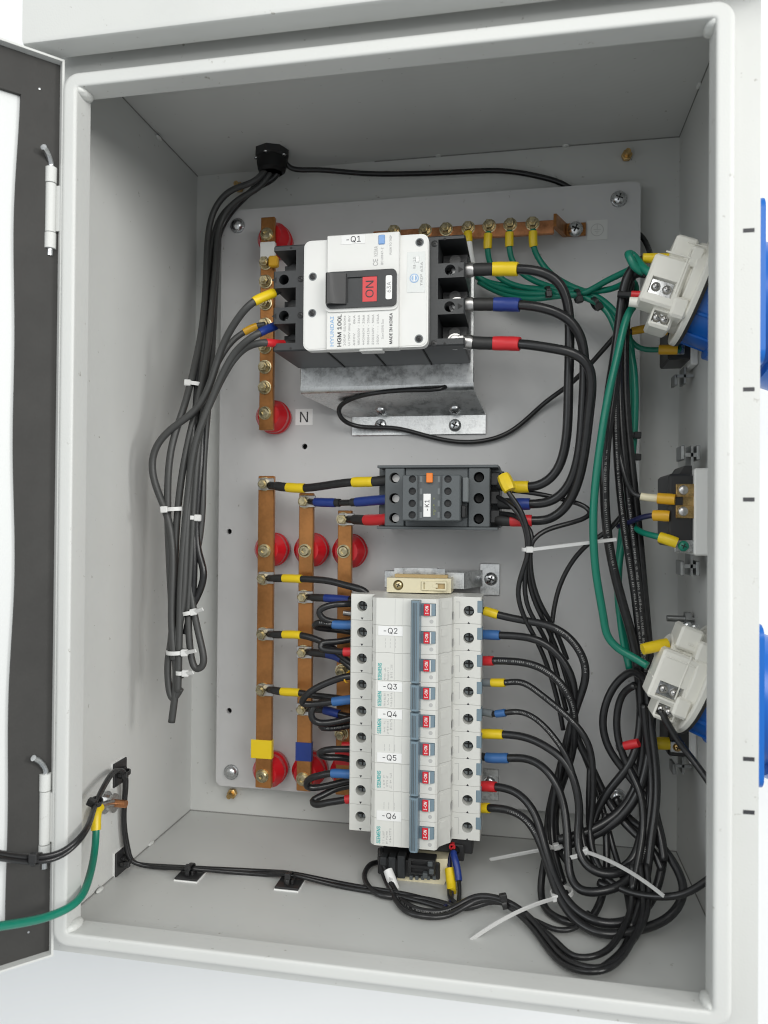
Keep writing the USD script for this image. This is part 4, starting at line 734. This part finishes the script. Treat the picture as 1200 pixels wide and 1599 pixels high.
outc('eighth outgoing cable with a red sleeve, right of the upper Q6 pole', [(738, 1228, 139), (753, 1228, 137), (775, 1229, 133), (806, 1238, 127), (832, 1265, 120), (847, 1305, 112), (860, 1350, 102), (879, 1395, 90), (905, 1425, 81), (945, 1442, 75), (985, 1436, 78), (1015, 1410, 88), (1032, 1365, 98), (1035, 1320, 108), (1024, 1270, 116), (1018, 1200, 122)], 2.85, [(1, 2, R_, .85)])
outc('lowest outgoing cable with a yellow sleeve, right of the lower Q6 pole', [(738, 1262, 139), (750, 1262, 137), (764, 1262, 133), (796, 1266, 127), (826, 1285, 119), (846, 1322, 110), (862, 1370, 97), (880, 1412, 85), (908, 1444, 75), (948, 1459, 69), (1000, 1452, 72), (1045, 1432, 78), (1067, 1395, 86), (1060, 1362, 95), (1040, 1330, 104), (1012, 1300, 112), (985, 1280, 120), (960, 1245, 125)], 2.75, [(1, 2, Y, .8)], (3, 4.6))
# --- control wires from the contactor
g = 'thin black control wires below the right side of the contactor'
for lab, pts in (('thin control wire leaving the tilted yellow tag of the contactor', [(786, 752, 112), (797, 772, 110), (812, 795, 110), (824, 828, 112), (826, 858, 113), (814, 900, 118), (810, 930, 122), (820, 965, 128), (838, 1000, 133), (855, 1040, 136), (870, 1090, 136), (880, 1140, 136)]),
                 ('thin control wire from the blue contactor terminal through the white cable tie', [(778, 776, 124), (795, 787, 116), (812, 806, 113), (822, 834, 113), (824, 858, 114), (820, 905, 120), (826, 950, 127), (845, 985, 133), (864, 1030, 138), (880, 1090, 138)]),
                 ('thin control wire from the red contactor terminal through the white cable tie', [(780, 802, 130), (805, 806, 122), (822, 820, 117), (830, 835, 115), (828, 858, 115), (826, 900, 122), (838, 945, 129), (855, 980, 134), (872, 1020, 138), (890, 1080, 139), (900, 1150, 138)]),
                 ('thin control wire arching left from the right bundle to the white tie', [(800, 766, 126), (840, 771, 128), (880, 780, 128), (915, 792, 126), (921, 802, 124), (890, 817, 120), (850, 830, 116), (833, 845, 114), (829, 860, 115), (832, 905, 123), (848, 950, 130), (868, 985, 136), (886, 1030, 139)]),
                 ('thin black wire crossing from the right bundle down to the outgoing cables', [(975, 800, 118), (950, 828, 122), (925, 845, 128), (895, 876, 138), (873, 920, 142), (863, 970, 140), (862, 1010, 138), (872, 1060, 140), (885, 1110, 140)])):
    cable(lab, pts, 1.6, 'cable_black', name='control_wire', cat_='wire', group=g)
t = thing('wire_tag', 'tilted yellow sleeve tag on the contactor upper right terminal', 'wire tag', at(790, 752, 112))
c0, c1 = at(786, 742, 112), at(797, 766, 109); d = (c1-c0)/np.linalg.norm(c1-c0); obj('tag', sweep([c0+d*k for k in np.linspace(0, np.linalg.norm(c1-c0), 6)], [3.9, 4.4, 4.5, 4.5, 4.4, 3.9], 8), Y, t, smooth=35); obj('wire_end', cyl(c0-d*2, c0+d, 1.5, 8), 'cable_black', t)
# --- earth wires
g = 'green earth wires leaving the top copper earth bar'
for k, (px, pts) in enumerate(((764, [(763, 362, 160), (762, 388, 161), (765, 408, 164), (780, 432, 166), (815, 448, 163), (860, 455, 155), (905, 459, 148), (945, 440, 138), (985, 420, 125), (1003, 408, 118)]),
                               (797, [(796, 360, 160), (796, 385, 161), (800, 405, 163), (818, 428, 164), (855, 446, 158), (900, 460, 150), (940, 478, 145), (960, 510, 143), (975, 560, 143)]),
                               (832, [(833, 358, 160), (834, 385, 161), (842, 404, 163), (862, 428, 161), (900, 450, 152), (930, 462, 148), (960, 486, 142), (984, 530, 138), (987, 590, 138), (985, 650, 138), (983, 720, 138)]))):
    cable(('leftmost', 'middle', 'rightmost')[k]+' green earth wire with a yellow sleeve below the earth bar', pts, 2.1, 'earth_green', [(0, .3, 'tin', -.2), (.12, 1, Y, 1.0)], name='earth_wire', cat_='wire', group=g)
cable('white-lugged earth wire behind the upper right corner of the large breaker', [(731, 362, 160), (732, 378, 160), (735, 400, 162), (742, 425, 168), (755, 437, 170), (800, 447, 166), (850, 452, 158), (900, 462, 150)], 2.0, 'earth_green', [(0, 1, Y, 1.0), (1, 2.4, 'paper', .7)], name='earth_wire', cat_='wire', group=g)
g = 'green earth wires in the right-hand bundle'
for lab, pts, r in (('green earth wire sweeping behind the large breaker cables to the upper socket', [(745, 432, 172), (770, 446, 168), (810, 457, 162), (860, 458, 155), (905, 455, 150), (950, 452, 142), (978, 440, 130), (1000, 424, 120)], 2.1),
                    ('second green earth wire sweeping right below the first', [(748, 440, 172), (790, 460, 166), (840, 466, 158), (900, 461, 151), (935, 474, 147), (962, 496, 144), (978, 545, 140), (990, 600, 138), (990, 680, 138), (984, 760, 137), (976, 830, 135), (966, 900, 134), (968, 960, 134), (975, 1010, 132), (985, 1050, 130)], 2.1),
                    ('bright green earth wire running down in front of the black bundle to the lower socket', [(1000, 470, 108), (984, 486, 104), (968, 540, 100), (950, 620, 98), (937, 700, 97), (929, 770, 97), (927, 830, 97), (932, 900, 99), (943, 965, 102), (950, 994, 103), (968, 1014, 102), (992, 1028, 100), (1012, 1040, 97)], 2.4),
                    ('thick green earth wire behind the black bundle, held by two black ties', [(850, 449, 158), (890, 455, 153), (940, 472, 147), (965, 500, 143), (984, 545, 138), (992, 610, 136), (990, 680, 136), (984, 740, 137), (976, 800, 137), (969, 860, 136), (966, 930, 135), (974, 990, 134), (984, 1045, 130)], 2.5),
                    ('short green earth loop entering the top of the upper socket', [(1005, 425, 98), (992, 416, 96), (984, 402, 96), (982, 396, 98), (988, 398, 100), (1000, 412, 97), (1018, 428, 92)], 2.4),
                    ('short dark green earth wire below the upper socket', [(984, 480, 130), (994, 455, 128), (990, 440, 125), (985, 436, 124)], 2.0)):
    cable(lab, pts, r, 'earth_green', name='earth_wire', cat_='wire', group=g)
cable('green earth wire with a yellow sleeve to the receptacle behind the upper socket', [(975, 500, 140), (982, 525, 140), (1000, 543, 140), (1029, 546, 139), (1059, 546, 137)], 1.8, 'earth_green', [(3, 4, O, 1.4)], name='earth_wire', cat_='wire')
cable('green earth wire with a yellow sleeve to the middle receptacle', [(975, 790, 135), (986, 815, 125), (1003, 831, 112), (1031, 839, 102), (1058, 848, 99)], 1.9, 'earth_green', [(3, 4, Y, 1.5)], name='earth_wire', cat_='wire')
cable('green earth wire from the door to the stud on the left wall', [(6.9, STUD[0], STUD[1], 0), atx(152, 1267, 8).tolist()+[0], atx(150, 1297, 10).tolist()+[0], (147, 1335, 40), (138, 1375, 20), (118, 1410, 0), (80, 1430, -14), (35, 1441, -30), (-40, 1452, -55)], 2.2, 'earth_green', [(0, 1, 'tin', .1), (.75, 2, Y, .8)], name='earth_wire', cat_='wire', ring=lathe((6.2, STUD[0], STUD[1]), (1, 0, 0), [(0, 6), (1.4, 6)], 20))
# --- socket wires and the right-hand bundle
g = 'black cables of the right-hand bundle'
for k, (lab, pts, r, mk) in enumerate((
    ('black cable from the yellow sleeve of the upper socket, leftmost of the bundle', [(1035, 404, 100), (1006, 405, 104), (985, 424, 106), (974, 455, 108), (968, 500, 110), (958, 570, 112), (948, 640, 112), (944, 720, 112), (946, 800, 114), (955, 870, 116), (972, 940, 118), (990, 1005, 120), (1000, 1080, 122), (1004, 1150, 122), (996, 1220, 120), (970, 1265, 116), (920, 1298, 112), (872, 1312, 112)], 2.9, None),
    ('black cable with white print beside the green earth wire', [(1012, 428, 100), (990, 430, 108), (978, 460, 112), (970, 530, 114), (958, 620, 114), (948, 700, 112), (946, 780, 112), (952, 850, 114), (965, 910, 118), (985, 985, 122), (998, 1060, 124), (1000, 1130, 122), (985, 1190, 118), (955, 1230, 118), (930, 1275, 118), (922, 1320, 110)], 2.6, (5.0, 9.5)),
    ('second black cable with white print in the middle of the bundle', [(1015, 460, 112), (995, 470, 116), (975, 510, 118), (964, 580, 118), (962, 660, 116), (966, 740, 116), (976, 830, 117), (990, 920, 119), (1000, 1000, 121), (1008, 1070, 122), (1012, 1150, 120), (1018, 1230, 114), (1010, 1300, 106), (1000, 1360, 98), (990, 1420, 86)], 2.3, (3.6, 8.4)),
    ('third black cable with white print on the right of the bundle', [(990, 470, 126), (972, 520, 124), (968, 600, 122), (972, 680, 120), (980, 760, 119), (990, 850, 119), (1000, 940, 120), (1006, 1010, 121), (1012, 1090, 120), (1022, 1170, 116), (1026, 1240, 110), (1018, 1310, 102), (1008, 1380, 92), (985, 1450, 74)], 2.4, (4.2, 7.5)),
    ('black cable curving out left to the upper loop beside the lower socket', [(1012, 1068, 104), (990, 1050, 116), (968, 1062, 122), (950, 1090, 124), (942, 1130, 124), (950, 1165, 122), (965, 1190, 120), (985, 1215, 118), (1010, 1250, 114), (1030, 1300, 106), (1038, 1345, 98)], 2.5, None),
    ('black cable curving in a narrower loop with a navy end', [(992, 1070, 112), (977, 1080, 118), (967, 1100, 122), (964, 1140, 122), (972, 1175, 120), (985, 1205, 117), (1000, 1240, 112), (1005, 1290, 106), (998, 1340, 98), (988, 1390, 88)], 2.3, None),
    ('thick black cable on the right edge of the bundle behind the lower socket', [(985, 440, 122), (978, 500, 126), (976, 580, 126), (980, 660, 126), (990, 760, 125), (1000, 860, 125), (1008, 950, 125), (1014, 1020, 124), (1018, 1100, 122), (1014, 1170, 119), (1000, 1230, 116), (975, 1270, 114), (935, 1300, 113), (880, 1322, 112)], 2.9, None),
    ('black cable crossing from the breakers to the lower right corner', [(895, 1130, 128), (905, 1160, 128), (925, 1200, 126), (950, 1250, 122), (985, 1295, 114), (1020, 1330, 104), (1035, 1360, 98)], 2.5, None),
    ('black cable dropping from the middle of the bundle to the floor', [(900, 1150, 134), (915, 1185, 132), (930, 1225, 128), (945, 1275, 122), (960, 1330, 112), (978, 1390, 96), (985, 1440, 80), (975, 1480, 60), (940, 1512, 36)], 1.9, None),
    ('black cable behind the lower socket running down to the right', [(1006, 1100, 118), (1012, 1160, 118), (1018, 1215, 116), (1012, 1260, 112), (1000, 1310, 106), (985, 1345, 100), (950, 1362, 100), (920, 1350, 104), (905, 1330, 108)], 2.6, None),
    ('black cable with print bulging at the lower right', [(985, 1190, 122), (1005, 1230, 118), (1012, 1290, 110), (1003, 1340, 100), (985, 1372, 94), (960, 1386, 92), (935, 1378, 96)], 2.4, (2.0, 4.5)),
    ('long black cable looping low on the left under the white ties', [(880, 1210, 132), (866, 1260, 130), (858, 1310, 126), (848, 1360, 114), (846, 1400, 104), (858, 1425, 96), (888, 1440, 90), (915, 1440, 88), (935, 1415, 94), (945, 1380, 102), (948, 1330, 112), (945, 1270, 120)], 2.3, None))):
    cable(lab, pts, r, 'cable_black', group=g, mark=mk)
cable('thin black wire from the lower socket down the right wall', [(1030, 1108, 88), (1042, 1128, 86), (1062, 1160, 84), (1085, 1190, 80), (1108, 1222, 74), (1125, 1248, 68)], 2.0, 'cable_black', name='control_wire', cat_='wire')
cable('thin black wire running right across the floor to the right wall', [(922, 1200, 120), (921, 1290, 112), (928, 1335, 104), (945, 1368, 96), (975, 1390, 88), (1020, 1400, 80), (1065, 1397, 74), (1095, 1382, 70), (1125, 1360, 66)], 2.1, 'cable_black', name='control_wire', cat_='wire')
def sleeve(label, a, b, r, m, wires=()):
    t = thing('cable_sleeve', label, 'cable sleeve', at(*a)); p, q = at(*a), at(*b); obj('sleeve', sweep([p+(q-p)*k for k in np.linspace(0, 1, 5)], [r*.96, r, r*1.02, r, r*.96], 14), m, t, smooth=50); d = (q-p)/np.linalg.norm(q-p)
    for s, mm_, rr in wires: obj('wire_end', cyl(p-d*s, p+d, rr, 10), mm_, t)
    return t
sleeve('yellow sleeve entering the top of the upper socket', (1004, 403, 99), (1045, 403, 99), 3.0, Y)
sleeve('white ferrule pointing left from the upper socket', (983, 471, 96), (1012, 473, 95), 3.0, 'socket_white')
sleeve('small red sleeve above the white ferrule of the upper socket', (986, 460, 102), (1012, 461, 101), 2.4, R_, [(8, 'cable_black', 2.0)])
sleeve('left orange yellow sleeve below the upper socket', (987, 517, 136), (1018, 511, 136), 2.6, O, [(6, 'cable_black', 2.)])
sleeve('right orange yellow sleeve below the upper socket', (1018, 513, 137), (1043, 517, 138), 2.8, O)
sleeve('yellow sleeve pointing left from the top of the lower socket', (1004, 1014, 92), (1043, 1005, 96), 3.4, Y)
sleeve('yellow sleeve of the receptacle under the lower socket', (1024, 1161, 136), (1046, 1161, 136), 4.0, Y)
sleeve('dark red sleeve in the loops left of the lower socket', (976, 1165, 120), (998, 1160, 116), 2.8, R_, [(5, 'cable_black', 2.4)])
cable('black wire with a cream and an orange sleeve to the middle receptacle', [(955, 620, 122), (965, 690, 118), (977, 745, 112), (990, 770, 106), (1001, 775, 104), (1027, 778, 102), (1055, 780, 99)], 1.6, 'cable_black', [(4, 5, 'cream', .8), (5, 6, O, 1.8)], name='control_wire', cat_='wire')
cable('navy wire with an orange sleeve to the middle receptacle', [(965, 822, 124), (985, 815, 116), (1003, 808, 108), (1021, 805, 103), (1046, 806, 100)], 1.7, 'cable_navy', [(3, 4, O, 1.7)], name='control_wire', cat_='wire')
# --- floor wiring
g = 'thin black wires along the cabinet floor'
fl_ = lambda px, py, z=2.0: atz(px, py, z).tolist()+[0]
wl = lambda px, py, x=3.0: atx(px, py, x).tolist()+[0]
for k, dx in enumerate((0, 1)):
    cable(('upper', 'lower')[k]+' thin black wire from the door round the cabinet edge to the floor', [(-40, 1326+dx*9, -60), (10, 1334+dx*8, -36), (55, 1338+dx*8, -20), (95, 1330+dx*7, -9), (128, 1303+dx*5, 3), (148, 1258+dx*3, 34), (165, 1222+dx*3, 56), wl(182+dx*3, 1203, 7), wl(193+dx*3, 1210, 7), wl(194+dx*2, 1245, 5), wl(193+dx*2, 1290, 4), wl(198+dx*3, 1328, 5), wl(206+dx*2, 1345, 8), fl_(240, 1352+dx*2), fl_(296, 1355+dx*2, 5), fl_(360, 1358+dx*4), fl_(420, 1361+dx*5, 2), fl_(455, 1364+dx*3, 5), fl_(520, 1377+dx*5, 2), fl_(575, 1387+dx*5, 2), fl_(640, 1398+dx*6, 3), fl_(700, 1415+dx*6, 2)], 1.45, 'cable_black', name='control_wire', cat_='wire', group=g)
for lab, pts, r, mk in (('thick thin-printed wire with a white marker below the lowest breaker', [(596, 1326, 128), (597, 1340, 122), (604, 1362, 116), (616, 1388, 110), (640, 1415, 98), (670, 1424, 92), (705, 1419, 90), (740, 1402, 90), (770, 1401, 88), (800, 1412, 84), (835, 1440, 72), (865, 1480, 54), (895, 1504, 38), (935, 1512, 32), (970, 1492, 44), (998, 1455, 62), (1013, 1410, 80), (1010, 1350, 96)], 1.8, (3.5, 6)),
                ('second wire from the white marker, lower of the pair', [(594, 1326, 130), (594, 1345, 124), (600, 1368, 118), (613, 1396, 110), (636, 1424, 96), (668, 1432, 90), (704, 1428, 88), (740, 1409, 88), (772, 1406, 88), (798, 1418, 84), (832, 1450, 70), (862, 1490, 50), (897, 1514, 33), (935, 1517, 29), (968, 1500, 40), (992, 1462, 58), (1005, 1420, 76), (1000, 1350, 96)], 1.7, None),
                ('third floor wire rising under the black device', [(598, 1346, 140), (580, 1350, 132), (570, 1364, 126), (574, 1382, 118), (595, 1398, 104), (640, 1402, 96), (690, 1410, 92), (730, 1418, 90), (765, 1409, 90), (800, 1416, 84), (838, 1445, 72), (868, 1470, 58), (900, 1494, 45), (938, 1490, 48), (965, 1465, 62), (985, 1420, 80), (987, 1350, 96)], 1.8, None),
                ('fourth floor wire running to the far right loop', [(702, 1340, 126), (703, 1375, 118), (708, 1408, 100), (735, 1415, 92), (775, 1403, 90), (808, 1424, 82), (840, 1440, 78), (870, 1452, 72), (900, 1448, 75), (920, 1425, 84)], 1.6, None)):
    cable(lab, pts, r, 'cable_black', name='control_wire', cat_='wire', group=g, mark=mk)
t = sleeve('white cable marker below the lowest breaker', (606, 1359, 115), (618, 1391, 108), 3.2, 'paper')
p = at(611, 1375, 108.2); obj('printing', cat(*[box(p[0]-1.3+k*.9, p[0]-.95+k*.9, p[1], p[1]+.1, p[2]-2+k*.9, p[2]+2-k*.3) for k in range(3)]), 'ink_faint', t)
cable('wire with a bright yellow sleeve plugged into the black device', [(707, 1328, 127), (702, 1345, 122), (703, 1362, 118), (706, 1393, 110), (700, 1412, 98), (690, 1420, 93)], 1.3, 'cable_navy', [(1.7, 3, Y, 1.9)], name='control_wire', cat_='wire')
cable('wire with a bright blue sleeve plugged into the black device', [(708, 1326, 127), (709, 1335, 121), (713, 1350, 117), (717, 1376, 112), (718, 1395, 104), (716, 1415, 93)], 1.4, 'cable_black', [(.7, 3, 'sleeve_blue', .9)], name='control_wire', cat_='wire')
p = at(706.5, 1323, 125); obj('wire_end', cyl(p, p+[0, 5, 0], 2.2, 12), R_, label='small red wire end in the round port of the black device', cat_='wire end')

# ============================================================ cable ties and tie mounts
def strap(C, wd, w, th):
    """flat band through the points C, wd = its width direction"""
    C = np.asarray(C, float); tg = np.gradient(C, axis=0); tg /= np.linalg.norm(tg, axis=1)[:, None]; V = []
    for p, d in zip(C, tg):
        s = wd-d*(wd@d); s /= np.linalg.norm(s); nrm = np.cross(d, s); V += [p+s*w/2+nrm*th/2, p-s*w/2+nrm*th/2, p-s*w/2-nrm*th/2, p+s*w/2-nrm*th/2]
    F = []; m = len(C)
    for k in range(m-1):
        for i in range(4):
            j = (i+1) % 4; a = k*4; F += [(a+i, a+j, a+4+j), (a+i, a+4+j, a+4+i)]
    F += [(2, 1, 0), (3, 2, 0), (m*4-4, m*4-3, m*4-2), (m*4-4, m*4-2, m*4-1)]
    return TM(np.array(V), F, process=False)
def tie(label, c, hw, ang=0, depth=5, head=None, tail=None, m='nylon', w=2.3, group=None, bend=0):
    o = at(*c); s = np.linalg.norm(at(c[0]+1, c[1], c[2])-o); a = math.radians(ang); u = RGT*math.cos(a)-UPV*math.sin(a); ax = RGT*math.sin(a)+UPV*math.cos(a)
    t = thing('cable_tie', label, 'cable tie', o, group); q = np.linspace(0, 2*np.pi, 33)
    C = o+np.outer(np.cos(q), u)*hw*s+np.outer(np.sin(q), FWD)*depth
    V = []; N_ = len(q)
    obj('strap', strap(C, ax, w, .9), m, t, smooth=30)
    h = o+u*(head if head is not None else -1)*hw*s-FWD*depth*.75
    b = box(-2.3, 2.3, -1.8, 1.8, -w*.85, w*.85, .5); b.vertices = h+np.outer(b.vertices[:, 0], u)+np.outer(b.vertices[:, 1], FWD)+np.outer(b.vertices[:, 2], ax); trimesh.repair.fix_normals(b)
    obj('head', b, m, t)
    if tail:
        e = at(*tail); k = np.linspace(0, 1, 14)[:, None]; L = np.linalg.norm(e-h); P_ = h+(e-h)*k+np.array([0, 0, 1.])*(4*k*(1-k))*bend-FWD*.5
        d = (e-h)/L; obj('tail', strap(P_, np.cross(d, FWD+.25*UPV), w*.88, 1.0), m, t, smooth=30)
    return t
g = 'white cable ties on the outgoing cables'
tie('white cable tie with a long tail pointing left on the lowest outgoing cables', (878, 1394, 93), 17, -10, 6, -.75, (735, 1468, 60), bend=3)
tie('white cable tie with a long tail pointing down to the right', (897, 1330, 105), 16, -22, 6, .95, (1037, 1399, 72), bend=3)
tie('white cable tie at the back with a faint tail pointing left', (872, 1316, 120), 16, -15, 6, -.3, (766, 1342, 140))
tie('white cable tie with a straight tail to the right, below the contactor', (825, 858, 114), 9, 0, 4, .1, (963, 842, 104))
for lab, c, hw, ang, hd, tl in (('white cable tie with a square head, highest on the left hanging bundle', (272, 795, 96), 13, -3, -.9, None), ('thin white cable tie just right of the square-headed one', (300, 808, 102), 12, 3, .9, None), ('white cable tie above the cable fork of the left bundle', (297, 956, 99), 11, -12, .7, (317, 951, 92)),
                                ('white cable tie with a short tail near the bottom of the left bundle', (276, 1018, 95), 14, -2, 1., (306, 1016, 88)), ('lowest white cable tie of the left bundle with a stub to the right', (284, 1050, 95), 8, 0, .9, (302, 1050, 90)), ('pale cable tie high on the left bundle beside the plate', (303, 600, 116), 13, 5, -.5, None)):
    tie(lab, c, hw, ang, 6 if hw > 9 else 4, hd, tl, w=2.6)
for lab, c, hw, ang, hd in (('left black cable tie on the green earth wires', (855, 455, 153), 7, 84, .9), ('middle black cable tie on the green earth wires', (902, 462, 148), 10, 78, .8), ('right black cable tie on the green earth wires', (930, 474, 146), 10, 60, .8),
                            ('upper black cable tie on the thick green wire', (985, 680, 135), 9, 3, .9), ('lower black cable tie on the thick green wire', (985, 714, 135), 9, 2, .9), ('black cable tie on the two wires in front of the door gasket', (57, 1342, -20), 7, 90, -.9), ('black cable tie on the wires above the earth stud', (151, 1252, 38), 7, 25, -.7),
                            ('black cable tie standing up on the floor wires near the right loops', (787, 1409, 86), 9, 80, -1.3), ('black cable tie on the floor wires left of the white marker', (574, 1390, 110), 6, 80, -1.1)):
    tie(lab, c, hw, ang, 4.5, hd, None, 'black_plastic', 2.6)
def mount(label, o, ax_u, ax_v, nrm):
    t = thing('tie_mount', label, 'tie mount', o, 'black adhesive tie mounts'); o = np.array(o, float)
    def put(b): b.vertices = o+np.outer(b.vertices[:, 0], ax_u)+np.outer(b.vertices[:, 1], ax_v)+np.outer(b.vertices[:, 2], nrm); trimesh.repair.fix_normals(b); return b
    obj('adhesive_pad', put(box(-8.2, 8.2, -8.2, 8.2, 0.05, .9)), 'paper', t); obj('base', put(box(-8, 8, -8, 8, .9, 2.3, .4)), 'black_plastic', t)
    obj('saddle', put(cat(box(-3.2, -1.4, -3.5, 3.5, 2.2, 5, .4), box(1.4, 3.2, -3.5, 3.5, 2.2, 5, .4))), 'black_plastic', t)
    obj('tie', put(cat(strap(np.array([[0, 5.2*math.cos(a), 4+4.2*math.sin(a)] for a in np.linspace(-.3, math.pi+.3, 16)]), np.array([1., 0, 0]), 2.4, .9), box(-1.8, 1.8, -6.2, -3.2, 6.2, 10, .5))), 'black_plastic', t)
ex_, ey_, ez_ = np.eye(3)
mount('upper black tie mount on the left wall of the cabinet', atx(184, 1206, 0), ez_, ey_, ex_)
mount('lower black tie mount on the left wall just above the floor', atx(187, 1346, 0)+[0, 0, 1], ez_, ey_, ex_)
mount('left black tie mount on the cabinet floor', atz(298, 1369, 0), ex_, ey_, ez_)
mount('right black tie mount on the cabinet floor', atz(453, 1383, 0), ex_, ey_, ez_)
